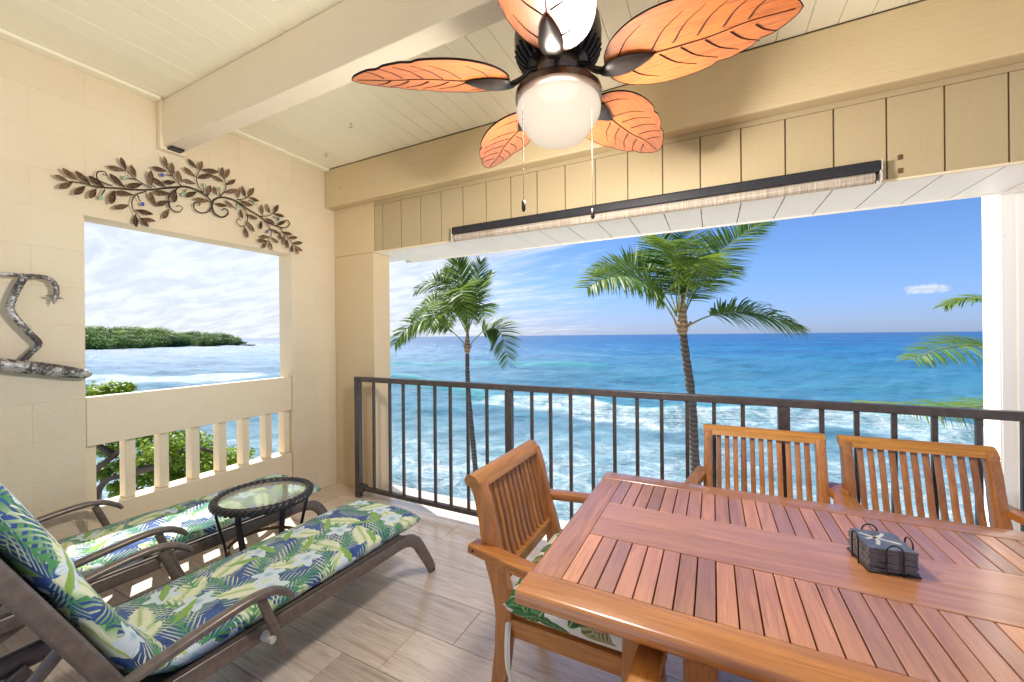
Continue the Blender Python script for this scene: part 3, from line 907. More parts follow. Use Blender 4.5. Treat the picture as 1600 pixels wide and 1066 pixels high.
for (cx_, cy_, zb) in ((-0.085, -0.105, 1.752), (0.094, 0.085, 1.752)):
    q_ = MB()
    q_.tube([(cx_, cy_, 2.15), (cx_, cy_, zb + 0.035)], 0.0009, 5)
    zz = zb + 0.05
    while zz < 2.15:
        q_.lathe([(0.0, zz + .0018), (0.0017, zz), (0.0, zz - .0018)], cx_, cy_, 5); zz += 0.0125
    pc = fbuild(q_, 'pull_chain', M['chain'])
    q_ = MB(); q_.lathe([(0.0, zb + .036), (0.006, zb + .034), (0.007, zb + .006), (0.0045, zb), (0.0, zb - .004)], cx_, cy_, 10)
    q_.v = [(a, b_, c - 2.0) for a, b_, c in q_.v]
    q_.build('fob', M['bronze'], pc, smooth=True)

def blade_width(tt, sgn, notches):
    wv = 0.132 * (math.sin(PI * min(1, tt ** 0.72)) ** 0.62 if 0 < tt < 1 else 0) * (1.0 if tt < .5 else 1.0)
    for (t0, dp, wd2) in notches:
        if abs(tt - t0) < wd2:
            u_ = (tt - t0) / wd2
            wv -= dp * (1 - u_) * 0.5 if u_ > -0.15 else dp * 0.575 * (1 + u_) / .85
    return max(wv, 0.0)
def make_blade():
    n, mcol = 64, 9
    r0, r1 = 0.165, 0.682
    q = MB()
    top, bot = [], []
    nl = [(0.62, 0.016, 0.05), (0.83, 0.018, 0.05)]; nr = [(0.55, 0.015, 0.05), (0.76, 0.018, 0.05)]
    for i in range(n + 1):
        tt = i / n
        wl, wr = blade_width(tt, 1, nl), blade_width(tt, -1, nr)
        x = r0 + (r1 - r0) * tt
        for j in range(mcol):
            s_ = j / (mcol - 1) * 2 - 1
            yy = s_ * (wl if s_ > 0 else wr)
            zz = 0.10 * abs(yy) ** 1.15 - 0.018 * tt * tt
            top.append((x, yy, zz + 0.003)); bot.append((x, yy, zz - 0.003))
    N = len(top)
    q.add(top + bot, [])
    for i in range(n):
        for j in range(mcol - 1):
            a = i * mcol + j
            q.f.append((a, a + mcol, a + mcol + 1, a + 1)); q.m.append(0)
            q.f.append((N + a, N + a + 1, N + a + mcol + 1, N + a + mcol)); q.m.append(0)
        for j in (0, mcol - 1):
            a = i * mcol + j
            q.f.append((a, N + a, N + a + mcol, a + mcol)); q.m.append(1)
    rim = MB()
    for j in (0, mcol - 1):
        rim.tube([bot[i * mcol + j] for i in range(n + 1)], 0.0014, 5)
    vein = MB()
    def zat(x, yy):
        tt = (x - r0) / (r1 - r0); wv = max(blade_width(tt, 1, []), 0.01); s_ = max(-1, min(1, yy / wv))
        return 0.10 * abs(yy) ** 1.15 - 0.018 * tt * tt - 0.003
    def vn(pts, r_a, r_b):
        pts = spline(pts, 5)
        P = [(p.x, p.y, zat(p.x, p.y) - 0.0005) for p in pts]
        vein.tube(P, [0.62 * (r_a + (r_b - r_a) * i / (len(P) - 1)) for i in range(len(P))], 6)
    vn([(0.30, 0, 0), (0.45, 0.006, 0), (0.56, -0.004, 0), (0.665, 0.0, 0)], 0.0042, 0.002)
    for k, t0 in enumerate((0.215, 0.31, 0.37, 0.435, 0.50, 0.56)):
        for sg in (1, -1):
            x0 = t0 + (0.018 if sg > 0 else 0)
            ln = (0.095, 0.115, 0.11, 0.10, 0.085, 0.06)[k]
            st = 0.012 if k else 0.03
            vn([(x0, sg * st, 0), (x0 + ln * .35, sg * (st + ln * .42), 0), (x0 + ln * .85, sg * (st + ln * .72), 0)], 0.0036, 0.0012)
    return q, rim, vein
bq, rim, vein = make_blade()
bme_ = bq.mesh('blade', [M['blade'], M['blade_edge']], True, True, R(40))
rime = rim.mesh('blade_rim', M['blade_edge'], True)
veine = vein.mesh('veins', M['blade_edge'], True)
br = MB()
for sgnz in (1,):
    n_, k_ = 14, 10
    vs, fs = [], []
    for i in range(n_ + 1):
        tt = i / n_
        x = 0.150 + 0.165 * tt
        ww = 0.036 * math.sin(PI * min(1, (tt * .93 + .05) ** 0.75)) ** 0.8 if tt < 1 else 0.0005
        hh = 0.014 * math.sin(PI * (tt * .9 + .06)) + 0.001
        for k in range(k_):
            a = 2 * PI * k / k_
            vs.append((x, ww * math.cos(a), -0.010 + hh * math.sin(a)))
    for i in range(n_):
        for k in range(k_):
            fs.append((i * k_ + k, i * k_ + (k + 1) % k_, (i + 1) * k_ + (k + 1) % k_, (i + 1) * k_ + k))
    br.add(vs, fs)
    br.sweep(spline([(0.060, 0, 0.045), (0.095, 0, 0.040), (0.125, 0, 0.012), (0.165, 0, -0.010)], 4), rsect(0.026, 0.014, 0.004), (0, 1, 0))
brme = br.mesh('blade_bracket', M['bronze'], True, True, R(50))
for k in range(5):
    ang = R(-3.2 + 72 * k)
    pb = piece('blade', bme_, fan, (0, 0, FZ - 2.0), 0)
    # CCW edge lower
    pb.rotation_euler = (Matrix.Rotation(ang, 3, 'Z') @ Matrix.Rotation(R(-13), 3, 'X')).to_euler()
    piece('rim', rime, pb); piece('veins', veine, pb)
    bb = piece('blade_bracket', brme, fan, (0, 0, FZ - 2.0))
    bb.rotation_euler = (Matrix.Rotation(ang, 3, 'Z') @ Matrix.Rotation(R(-7), 3, 'X')).to_euler()

# ------------------------------------------------------------------ roller shade under the header
rs = thing('roller_shade', 'rolled up black sun shade fixed along the siding header', 'roller shade', (-0.5, 2.50, 2.08))
XS0, XS1 = -1.757, 0.722
q_ = MB(); q_.rbox(XS0, 2.484, 2.112, XS1, 2.551, 2.166, 0.010, 2); q_.build('headrail', M['black_matte'], rs, local=False)
q_ = MB(); q_.tube([(XS0 + 0.012, 2.520, 2.090), (XS1 - 0.02, 2.520, 2.090)], 0.026, 18); q_.build('fabric_roll', M['roll'], rs, local=False, smooth=True, angle=R(40))
for xx in (XS0 - 0.006, XS1 + 0.001):
    q_ = MB(); q_.rbox(xx, 2.490, 2.062, xx + 0.006, 2.552, 2.168, 0.002, 1); q_.build('end_bracket', M['bolt'], rs, local=False)
q_ = MB(); q_.tube(spline([(XS1 - 0.004, 2.484, 2.112), (XS1 - 0.002, 2.478, 2.075), (XS1 - 0.012, 2.478, 2.040), (XS1 - 0.018, 2.480, 2.062)], 4), 0.0045, 6)
q_.build('cord_loop', M['bolt'], rs, local=False, smooth=True)

# ------------------------------------------------------------------ wall art: leafy branch
art = thing('leaf_branch_wall_art', 'brown metal branch wall art with leaves and glass beads above the window', 'wall art', (WX + 0.02, 1.5, 2.2))
AX = WX + 0.024
def pa(u, v): return onx(70 + u / 7.619, 230 + v / 7.619, AX)
def pb_(u, v): return onx(260 + u / 6.273, 240 + v / 6.273, AX)
LA = [((105,338),(285,410)),((190,258),(390,400)),((345,292),(540,445)),((512,345),(720,488)),((155,500),(330,420)),((335,575),(480,465)),((520,615),(610,492)),((770,685),(825,515)),((755,322),(945,480)),((735,235),(960,285)),((885,130),(965,270)),((1010,215),(1085,370)),((955,480),(1160,440)),((1240,285),(1262,470)),((1262,370),(1440,478)),((820,540),(1060,570)),((805,735),(1000,690)),((1270,805),(1070,745)),((1075,955),(1075,800)),((1225,955),(1130,840)),((1305,885),(1150,845)),((1255,248),(1455,290)),((1400,120),(1450,260)),((1500,190),(1525,330)),((1390,430),(1560,415)),((1275,545),(1500,555)),((1230,540),(1310,700)),((1310,700),(1470,640)),((1520,665),(1560,520)),((1400,855),(1475,740))]
LB = [((205,55),(300,150)),((330,80),(320,175)),((155,140),(285,230)),((500,185),(340,160)),((435,215),(300,240)),((440,220),(560,280)),((530,140),(545,235)),((600,155),(570,250)),((668,260),(595,310)),((95,170),(150,290)),((155,260),(285,300)),((180,425),(300,375)),((260,450),(420,470)),((420,315),(400,420)),((450,325),(490,410)),((690,360),(570,385)),((690,345),(700,440)),((730,320),(775,430)),((845,340),(800,430)),((895,470),(810,430)),((830,520),(720,460)),((580,520),(470,490)),((645,540),(570,455)),((730,640),(725,545)),((880,645),(780,595)),((785,830),(765,715)),((855,770),(790,665)),((920,505),(940,605)),((970,495),(1015,590)),((1090,505),(1050,590)),((1140,620),(1050,590)),((1055,690),(970,630)),((910,745),(930,660)),((1150,665),(1080,705)),((1095,785),(1020,740)),((1090,880),(1025,820)),((905,815),(1010,820)),((880,850),(985,860)),((930,930),(980,865)),((1025,950),(1005,850)),((1220,795),(1130,770)),((1275,825),(1190,825)),((1325,875),(1235,880)),((1320,960),(1255,905)),((1280,990),(1260,920)),((1215,970),(1235,895)),((1175,930),(1180,840)),((1105,850),(1110,770)),((1145,900),(1150,800))]
def art_leaf(tip, base):
    q = MB()
    d = tip - base; L = d.length; d.normalize()
    s_ = Vector((1, 0, 0)).cross(d).normalized()
    lift = random.uniform(0.008, 0.022)
    wv = min(0.018, 0.13 * L + 0.004)
    n = 7
    cols = []
    for i in range(n + 1):
        tt = i / n
        ww = wv * (math.sin(PI * (0.03 + 0.95 * tt) ** 1.25)) ** 0.85
        c = base + d * L * tt + Vector((lift * tt + 0.004, 0, 0))
        curl = 0.25 * ww
        cols.append([c + s_ * ww - Vector((curl, 0, 0)), c + Vector((0.35 * ww, 0, 0)), c - s_ * ww - Vector((curl, 0, 0))])
    vs = [p for r_ in cols for p in r_]
    th = Vector((-0.0018, 0, 0))
    vs2 = [p + th for p in vs]
    N = len(vs); fs = []
    for i in range(n):
        for j in range(2):
            a = i * 3 + j
            fs += [(a, a + 1, a + 4, a + 3), (N + a, N + a + 3, N + a + 4, N + a + 1)]
        for j in (0, 2):
            a = i * 3 + j
            fs.append((a, a + 3, N + a + 3, N + a))
    q.add(vs, fs) if False else q.add(vs + vs2, fs)
    q.build('leaf', M['art'], art, local=False, smooth=False)
for (a, b_) in LA: art_leaf(pa(*a), pa(*b_))
for (a, b_) in LB: art_leaf(pb_(*a), pb_(*b_))
SA = [[(1600,480),(1440,490),(1250,510),(1050,508),(850,490),(640,480),(450,430),(285,412)],[(1262,490),(1100,400),(960,280),(920,200)],[(800,465),(640,400),(610,330),(640,292),(700,295),(730,325),(700,338),(685,318)],[(710,510),(680,555),(660,590)],[(1090,390),(1030,378),(970,372)],[(1200,530),(1080,570),(1030,650),(1050,750),(1130,840),(1220,900)],[(1100,575),(1115,620),(1135,655)],[(1560,510),(1480,580),(1460,660),(1490,740),(1600,775)],[(1640,480),(1520,360),(1440,240),(1420,180)],[(1525,350),(1470,335),(1420,335)],[(1310,485),(1262,440)],[(1475,640),(1478,720)]]
SB = [[(0,335),(100,330),(180,325),(270,350),(350,390),(410,440),(440,500),(420,560),(350,585),(280,555),(262,505),(295,478),(325,495),(315,512)],[(440,520),(465,585),(540,625),(598,595),(590,552),(558,542),(545,560)],[(442,512),(460,460),(530,430),(620,445),(700,480),(800,550),(900,610),(980,670),(1060,705),(1150,730),(1200,700),(1190,660),(1158,660),(1160,680)],[(350,385),(300,300),(290,230),(320,175),(330,120)],[(525,420),(570,370),(580,310),(560,250),(540,200)],[(580,310),(610,285)],[(690,455),(760,445),(830,400)],[(690,475),(770,560),(790,640),(765,710),(710,705),(683,665),(705,640),(722,660)],[(910,615),(1000,610),(1060,575)],[(960,660),(1015,740),(1020,810),(980,870)],[(1110,730),(1180,820),(1250,900),(1300,950)],[(105,345),(30,400),(12,470),(60,560),(120,577),(155,535),(120,508),(92,525)],[(190,350),(160,395)],[(355,385),(362,330)],[(520,420),(515,360)],[(680,490),(688,525)],[(800,460),(850,480)],[(1040,620),(1085,640)],[(1010,740),(985,762)],[(395,430),(410,370)],[(60,230),(45,160)]]
def art_stems(lists, fn, mainidx):
    for i, L_ in enumerate(lists):
        pts = spline([fn(*p) + Vector((0.006, 0, 0)) for p in L_], 5)
        q = MB()
        r_a = 0.0062 if i in mainidx else 0.0036
        q.tube(pts, [r_a * (1 - 0.5 * k / len(pts)) for k in range(len(pts))], 7)
        q.build('stem', M['stem'], art, local=False, smooth=True)
art_stems(SA, pa, (0,)); art_stems(SB, pb_, (0, 1, 2))
for fn, (u, v), mm in ((pa,(660,605),'bead_green'),(pa,(940,370),'bead_green'),(pa,(1155,682),'bead_blue'),(pa,(1390,335),'bead_blue'),(pb_,(155,405),'bead_green'),(pb_,(365,310),'bead_green'),(pb_,(510,345),'bead_green'),(pb_,(690,535),'bead_green'),(pb_,(860,487),'bead_green'),(pb_,(1090,645),'bead_blue'),(pb_,(980,768),'bead_blue')):
    p = fn(u, v) + Vector((0.010, 0, 0))
    q = MB(); q.lathe([(0.0, 0.013), (0.007, 0.010), (0.0105, 0.0), (0.007, -0.010), (0.0, -0.013)], n=10)
    q.v = [(p.x + c * .6, p.y + a, p.z + b_) if False else (p.x + b_ * 0.7, p.y + a, p.z + c) for a, b_, c in q.v]
    q.build('bead', M[mm], art, local=False, smooth=True)
q = MB()
for (u, v) in ((330, 200), (110, 62), (205, 110)):
    pass

# silver sculpture left of the window
sc_ = thing('silver_wall_sculpture', 'distressed silver metal wall sculpture of bent bars over a long tapered base', 'wall sculpture', (WX + 0.03, 0.75, 1.4))
SXX = WX + 0.045
def ps(u, v): return onx(u / 4.844, 400 + v / 4.844, SXX)
q = MB(); q.tube(spline([ps(-330, 800), ps(-100, 812), ps(150, 838), ps(350, 858), ps(520, 880), ps(640, 893), ps(690, 895)], 5), [0.62 * (0.030 + 0.022 * math.sin(PI * min(1, (k + 3) / 33)) if k < 26 else max(0.003, 0.040 * (1 - (k - 25) / 6.0) ** 0.5)) for k in range(31)], 12)
bo = q.build('base_bar', M['silver'], sc_, local=False, smooth=True)
q = MB(); q.tube(spline([ps(160, 815), ps(220, 745), ps(295, 665), ps(230, 590), ps(140, 495), ps(78, 400), ps(110, 290), ps(165, 190), ps(205, 150)], 5), [0.0125 + 0.003 * k / 40 for k in range(41)], 12)
q.build('bent_bar', M['silver'], sc_, local=False, smooth=True)
q = MB(); q.tube(spline([ps(-330, 95), ps(-100, 125), ps(90, 142), ps(230, 152), ps(340, 163), ps(405, 200), ps(428, 250), ps(425, 300)], 5), [0.0095] * 15 + [0.0110] * 21, 12)
q.build('top_bar', M['silver'], sc_, local=False, smooth=True)
q = MB(); q.tube([ps(345, 300), ps(385, 306), ps(420, 312), ps(455, 320), ps(482, 326)], [0.002, 0.006, 0.010, 0.006, 0.002], 10)
q.tube([ps(425, 285), ps(415, 320), ps(405, 362)], [0.010, 0.010, 0.004], 10)
q.build('finial', M['silver'], sc_, local=False, smooth=True)

# ------------------------------------------------------------------ dining table
TX0, TX1, TY0, TY1, TZ = -0.430, 1.250, 0.842, 1.773, 0.740
tb = thing('dining_table', 'long teak dining table with slatted top and rounded edges', 'table', ((TX0 + TX1) / 2, (TY0 + TY1) / 2, 0))
tw = 0.092
def rail_long(y0, y1, out):
    prof = []
    # outer side rounded
    n = 6
    h = 0.036
    for k in range(n + 1):
        a = -PI / 2 + PI * k / n
        prof.append((0.014 * math.cos(a) + (tw - 0.014), TZ - h / 2 + h / 2 * math.sin(a)))
    prof += [(0.001, TZ), (0.0, TZ - 0.001), (0.0, TZ - h)]
    q = MB()
    q.prism(prof, TX0 + 0.006, TX1 - 0.006, lambda a, b_, h_: (h_, (y0 + (tw - a)) if out < 0 else (y1 - tw + a), b_))
    return q
q = rail_long(TY0, TY0 + tw, -1); q.build('long_rail', M['edge_x'], tb, local=False, smooth=True, angle=R(35))
q = rail_long(TY1 - tw, TY1, 1); q.build('long_rail', M['edge_x'], tb, local=False, smooth=True, angle=R(35))
def rail_end(x0, out):
    prof = []
    h = 0.036
    for k in range(7):
        a = -PI / 2 + PI * k / 6
        prof.append((0.014 * math.cos(a) + (tw - 0.014), TZ - .0004 - h / 2 + h / 2 * math.sin(a)))
    prof += [(0.0, TZ - .0004), (0.0, TZ - h)]
    q = MB()
    q.prism(prof, TY0 + 0.034, TY1 - 0.034, lambda a, b_, h_: ((x0 + tw - a) if out < 0 else (x0 + a), h_, b_))
    return q
# end boards sit between the long rails
def end_board(x0, x1, out):
    prof = []
    h = 0.036
    wd2 = abs(x1 - x0)
    for k in range(7):
        a = -PI / 2 + PI * k / 6
        prof.append((0.014 * math.cos(a) + (wd2 - 0.014), TZ - .0006 - h / 2 + h / 2 * math.sin(a)))
    prof += [(0.0, TZ - .0006), (0.0, TZ - h)]
    q = MB()
    q.prism(prof, TY0 + tw + .0008, TY1 - tw - .0008, lambda a, b_, h_: ((x1 - a) if out < 0 else (x0 + a), h_, b_))
    return q
EX0, EX1 = -0.342, 1.162
end_board(TX0, EX0, -1).build('end_board', M['edge_y'], tb, local=False, smooth=True, angle=R(35))
end_board(EX1, TX1, 1).build('end_board', M['edge_y'], tb, local=False, smooth=True, angle=R(35))
for (a, c) in ((1.191, 1.3155), (1.3165, 1.441)):
    q = MB(); q.rbox(EX0 + 0.001, a, TZ - 0.03, EX1 - 0.001, c, TZ - 0.0004, 0.0012, 1); q.build('centre_board', M['panel_x'], tb, local=False)
sm = 0.0427
ns = int((EX1 - EX0) / sm)
sm = (EX1 - EX0) / ns
q1 = MB(); q1.rbox(0.0012, 0.9370, TZ - 0.022, sm - 0.0020, 1.1885, TZ - 0.0008, 0.0012, 1)
q2 = MB(); q2.rbox(0.0012, 1.4435, TZ - 0.022, sm - 0.0020, 1.6785, TZ - 0.0008, 0.0012, 1)
for q in (q1, q2): q.v = [(a, b_ - (TY0 + TY1) / 2, c) for a, b_, c in q.v]
m1, m2 = q1.mesh('slat', M['slat_y']), q2.mesh('slat', M['slat_y'])
for k in range(ns):
    for mm in (m1, m2):
        piece('slat', mm, tb, (EX0 + sm * k - tb.location.x, 0, random.uniform(-0.0006, 0.0003)))
for (ya, yb) in ((0.936, 1.190), (1.4425, 1.680)):
    q = MB(); q.box(EX0 + .001, ya, TZ - 0.030, EX1 - .001, yb, TZ - 0.0235); q.build('gap_shade_sheet', M['blade_edge'], tb, local=False)  # dark sheet added so no light shows through the slat gaps
for yy in (1.0, 1.6):
    q = MB(); q.rbox(EX0, yy - 0.02, TZ - 0.075, EX1, yy + 0.02, TZ - 0.031, 0.003, 1); q.build('under_rail', M['edge_x'], tb, local=False)
for (xx) in (-0.25, 1.07):
    q = MB(); q.rbox(xx - 0.012, TY0 + 0.10, TZ - 0.11, xx + 0.012, TY1 - 0.10, TZ - 0.037, 0.003, 1); q.build('apron', M['edge_y'], tb, local=False)
lg = MB(); lg.rbox(-0.034, -0.034, 0.0, 0.034, 0.034, TZ - 0.0365, 0.005, 1)
lme = lg.mesh('leg', M['chair_z'])
for xx in (-0.03, 0.85):
    for yy in (0.965, 1.650):
        piece('leg', lme, tb, (xx - tb.location.x, yy - tb.location.y, 0))
    q = MB(); q.rbox(xx - 0.02, 0.965, 0.10, xx + 0.02, 1.650, 0.15, 0.004, 1); q.build('stretcher', M['edge_y'], tb, local=False)

# coasters in a wire holder
CC = Vector((0.388, 1.362, TZ))
ca_ = R(8)
ch = thing('coaster_holder', 'dark wire coaster holder standing on the table', 'coaster holder', CC, ca_)
q = MB(); q.tube([(-0.052, -0.056, 0.003), (0.052, -0.056, 0.003), (0.052, 0.056, 0.003), (-0.052, 0.056, 0.003), (-0.052, -0.056, 0.003)], 0.0022, 6)
q.build('base_wire', M['wire'], ch, smooth=True)
for (ax, sg) in (('x', 1), ('x', -1), ('y', 1), ('y', -1)):
    pts = []
    for k in range(0, 13):
        a = PI * k / 12
        pts.append((-0.017 * math.cos(a), 0.058 + 0.017 * math.sin(a)))
    pts = [(-0.017, 0.001)] + [(-0.017, 0.03)] + pts + [(0.017, 0.03), (0.017, 0.001)]
    q = MB()
    if ax == 'x': q.tube([(sg * 0.0565, a, z_) for a, z_ in pts], 0.0019, 6)
    else: q.tube([(a, sg * 0.0605, z_) for a, z_ in pts], 0.0019, 6)
    q.build('wire_loop', M['wire'], ch, smooth=True)
for k in range(8):
    q = MB()
    n = 24
    poly = []
    for e in range(4):
        for j in range(n // 4):
            tt = j / (n // 4)
            x, y = [(-1 + 2 * tt, -1), (1, -1 + 2 * tt), (1 - 2 * tt, 1), (-1, 1 - 2 * tt)][e]
            poly.append((x * (0.0495 + random.uniform(-.0022, .0015)), y * (0.053 + random.uniform(-.0022, .0015))))
    q.prism(poly, 0.0, 0.0062, lambda a, b_, h_: (a, b_, h_))
    o = q.build('slate_coaster', M['slate'])
    a = ca_ + random.uniform(-0.03, 0.03)
    o.location = (CC.x + random.uniform(-.001, .001), CC.y + random.uniform(-.001, .001), TZ + 0.0055 + 0.0070 * k)
    o.rotation_euler = (0, 0, a)
    if k == 7:
        tag(o, 'topmost grey slate coaster with pale print on the stack', 'coaster', 'slate coasters stacked in the wire holder')
        d = MB()
        for st in ([(-0.035, 0.03), (-0.012, 0.012), (0.010, 0.0), (0.036, -0.012)], [(-0.032, -0.002), (-0.008, 0.010), (0.012, 0.028), (0.018, 0.040)], [(-0.020, -0.032), (-0.010, -0.008), (-0.012, 0.012)]):
            d.sweep(spline([(x, y, 0.0064) for x, y in st], 4), [(-0.004, -0.0002), (0.004, -0.0002), (0.004, 0.0002), (-0.004, 0.0002)], (0.5, 0.6, 0))
        d.build('pale_print', M['bolt'], o)
    else:
        nm = ('bottom', 'second', 'third', 'fourth', 'fifth', 'sixth', 'seventh')[k]
        tag(o, ('%s grey slate coaster counted from the table up' % nm) if k else 'lowest grey slate coaster resting on the holder wire', 'coaster', 'slate coasters stacked in the wire holder')

# ------------------------------------------------------------------ teak armchairs
def make_chair(label):
    ch = thing('teak_armchair', label, 'armchair', (0, 0, 0), 0, 'teak armchairs round the dining table')
    post = [(-0.285, 0.0), (-0.250, 0.11), (-0.222, 0.24), (-0.208, 0.36), (-0.206, 0.45), (-0.222, 0.53), (-0.250, 0.62), (-0.268, 0.71), (-0.286, 0.79), (-0.306, 0.845)]
    scl = [0.8, 0.9, 1.0, 1.08, 1.1, 1.08, 1.0, 0.95, 0.92, 0.95]
    sp = spline([(x, 0, z) for x, z in post], 4)
    sscl = [scl[min(9, int(i / 4))] for i in range(len(sp))]
    for sg in (1, -1):
        q = MB(); q.sweep([(p.x, sg * 0.232, p.z) for p in sp], rsect(0.040, 0.056, 0.007), (0, 1, 0), scale=sscl)
        q.build('rear_leg', M['chair_z'], ch, smooth=True, angle=R(40))
    prof = [(-0.280, 0.832), (-0.287, 0.847), (-0.297, 0.861), (-0.311, 0.871), (-0.328, 0.874), (-0.342, 0.867), (-0.349, 0.853), (-0.343, 0.840), (-0.326, 0.832), (-0.300, 0.828)]
    q = MB(); q.prism(prof, -0.253, 0.253, lambda a, b_, h_: (a, h_, b_)); q.build('top_rail', M['chair_y'], ch, smooth=True, angle=R(35))
    q = MB(); q.rbox(-0.248, -0.211, 0.512, -0.214, 0.211, 0.560, 0.005, 1); q.build('lower_back_rail', M['chair_y'], ch)
    q = MB(); q.sweep(spline([(-0.231, 0, 0.556), (-0.252, 0, 0.62), (-0.268, 0, 0.70), (-0.303, 0, 0.836)], 4), rsect(0.021, 0.015, 0.003), (0, 1, 0))
    sme = q.mesh('back_slat', M['chair_z'], True, True, R(40))
    for k in range(11):
        piece('back_slat', sme, ch, (0, -0.182 + 0.364 * k / 10, 0))
    for sg in (1, -1):
        pts = spline([(-0.312, sg * 0.256, 0.640), (-0.20, sg * 0.276, 0.636), (-0.06, sg * 0.303, 0.634), (0.10, sg * 0.310, 0.642), (0.20, sg * 0.306, 0.648), (0.262, sg * 0.302, 0.640), (0.282, sg * 0.301, 0.622)], 5)
        n_ = len(pts)
        q = MB(); q.sweep(pts, rsect(0.056, 0.030, 0.006), (0, 1, 0), scale=[1.0 - 0.18 * max(0, (i - n_ * .85) / (n_ * .15)) for i in range(n_)])
        q.build('armrest', M['chair_x'], ch, smooth=True, angle=R(40))
        q = MB()
        for xx in (-0.296, -0.272):
            q.tube([(xx, sg * 0.283, 0.640), (xx, sg * 0.2885, 0.640)], 0.0045, 8)
        q.build('dowel', M['blade_edge'], ch)
        fl = spline([(0.212, sg * 0.268, 0.0), (0.208, sg * 0.270, 0.20), (0.208, sg * 0.275, 0.40), (0.214, sg * 0.290, 0.52), (0.222, sg * 0.300, 0.628)], 4)
        q = MB(); q.sweep(fl, rsect(0.044, 0.050, 0.006), (0, 1, 0), scale=[0.85 + 0.2 * min(1, i / 8) for i in range(len(fl))])
        q.build('front_leg', M['chair_z'], ch, smooth=True, angle=R(40))
        q = MB(); q.rbox(-0.19, sg * 0.236 - 0.014, 0.372, 0.19, sg * 0.236 + 0.014, 0.428, 0.004, 1); q.build('side_rail', M['chair_x'], ch)
    q = MB(); q.rbox(0.190, -0.245, 0.372, 0.218, 0.245, 0.428, 0.004, 1); q.build('front_rail', M['chair_y'], ch)
    q = MB(); q.rbox(-0.222, -0.211, 0.372, -0.194, 0.211, 0.420, 0.004, 1); q.build('back_rail', M['chair_y'], ch)
    q = MB(); q.rbox(-0.0215, -0.232, 0.428, 0.0215, 0.232, 0.443, 0.003, 1)
    ssm = q.mesh('seat_slat', M['chair_y'])
    for k in range(8): piece('seat_slat', ssm, ch, (-0.150 + 0.0485 * k, 0, 0))
    return ch
ch1 = make_chair('teak armchair with a leaf print cushion at the left end of the table')
ch2 = copy_tree(ch1); ch2['label'] = 'teak armchair with its back to the railing, beside the palm trunk'
ch3 = copy_tree(ch1); ch3['label'] = 'teak armchair with its back to the railing, nearest the white column'
ch4 = copy_tree(ch1); ch4['label'] = 'teak armchair on the near side of the table, only its arm showing'
for o, (x, y, rz) in ((ch1, (-0.412, 1.392, 0.0)), (ch2, (0.204, 1.985, R(-90))), (ch3, (0.772, 1.995, R(-88))), (ch4, (0.178, 0.672, R(90)))):
    o.location = (x, y, 0); o.rotation_euler = (0, 0, rz)


def pad_mesh(path, width, thick, name, mat, nw=18, edge=0.30, bulge=0.0, seed=0, tuft=None):
    """soft cushion swept along a (y,z) path; uv in metres"""
    P = [Vector((0, a, b_)) for a, b_ in path]
    L = [0.0]
    for a, b_ in zip(P[:-1], P[1:]): L.append(L[-1] + (b_ - a).length)
    tot = L[-1]
    N = len(P)
    vs, uvs, fs = [], [], []
    ring = []
    for k in range(nw): ring.append(2 * PI * k / nw)
    for i in range(N):
        t_ = (P[min(i + 1, N - 1)] - P[max(i - 1, 0)]).normalized()
        nrm = Vector((1, 0, 0)).cross(t_).normalized()
        if nrm.z < 0 and abs(t_.y) > abs(t_.z): nrm = -nrm
        e = min(L[i], tot - L[i])
        k = min(1.0, math.sqrt(max(0.0, 1 - (1 - min(1, e / 0.045)) ** 2)) + 0.02)
        tf = tuft(L[i]) if tuft else 1.0
        for a in ring:
            c, s_ = math.cos(a), math.sin(a)
            x = math.copysign(abs(c) ** 0.36, c) * width / 2 * (1 - 0.012 * (1 - k))
            h = math.copysign(abs(s_) ** 0.62, s_) * thick / 2 * k * tf
            if s_ > 0: h += bulge * (1 - (x / (width / 2)) ** 2) * k
            nz = mnoise.noise(Vector((x * 5 + seed, L[i] * 5, s_))) * 0.007 + mnoise.noise(Vector((x * 14 + seed, L[i] * 14, 3 + s_))) * 0.0035
            p = P[i] + Vector((x + nz * .4, 0, 0)) + nrm * (h + nz * k)
            vs.append(p[:])
            arc = x if s_ >= 0 else (math.copysign(width / 2 + (width / 2 - abs(x)) + thick * .5, c))
            uvs.append((L[i], arc + (0.035 * (1 - s_) if c > 0 else -0.035 * (1 - s_)) * (1 if abs(c) > .6 else 0)))
    for i in range(N - 1):
        for k in range(nw):
            fs.append((i * nw + k, i * nw + (k + 1) % nw, (i + 1) * nw + (k + 1) % nw, (i + 1) * nw + k))
    fs.append(tuple(range(nw))); fs.append(tuple(reversed(range((N - 1) * nw, N * nw))))
    me = bpy.data.meshes.new(name)
    me.from_pydata(vs, [], fs)
    me.materials.append(mat)
    uvl = me.uv_layers.new(name='UVMap')
    for lp in me.loops: uvl.data[lp.index].uv = uvs[lp.vertex_index]
    bm = bmesh.new(); bm.from_mesh(me); bmesh.ops.recalc_face_normals(bm, faces=bm.faces[:]); bm.to_mesh(me); bm.free()
    me.polygons.foreach_set('use_smooth', [True] * len(me.polygons))
    return me
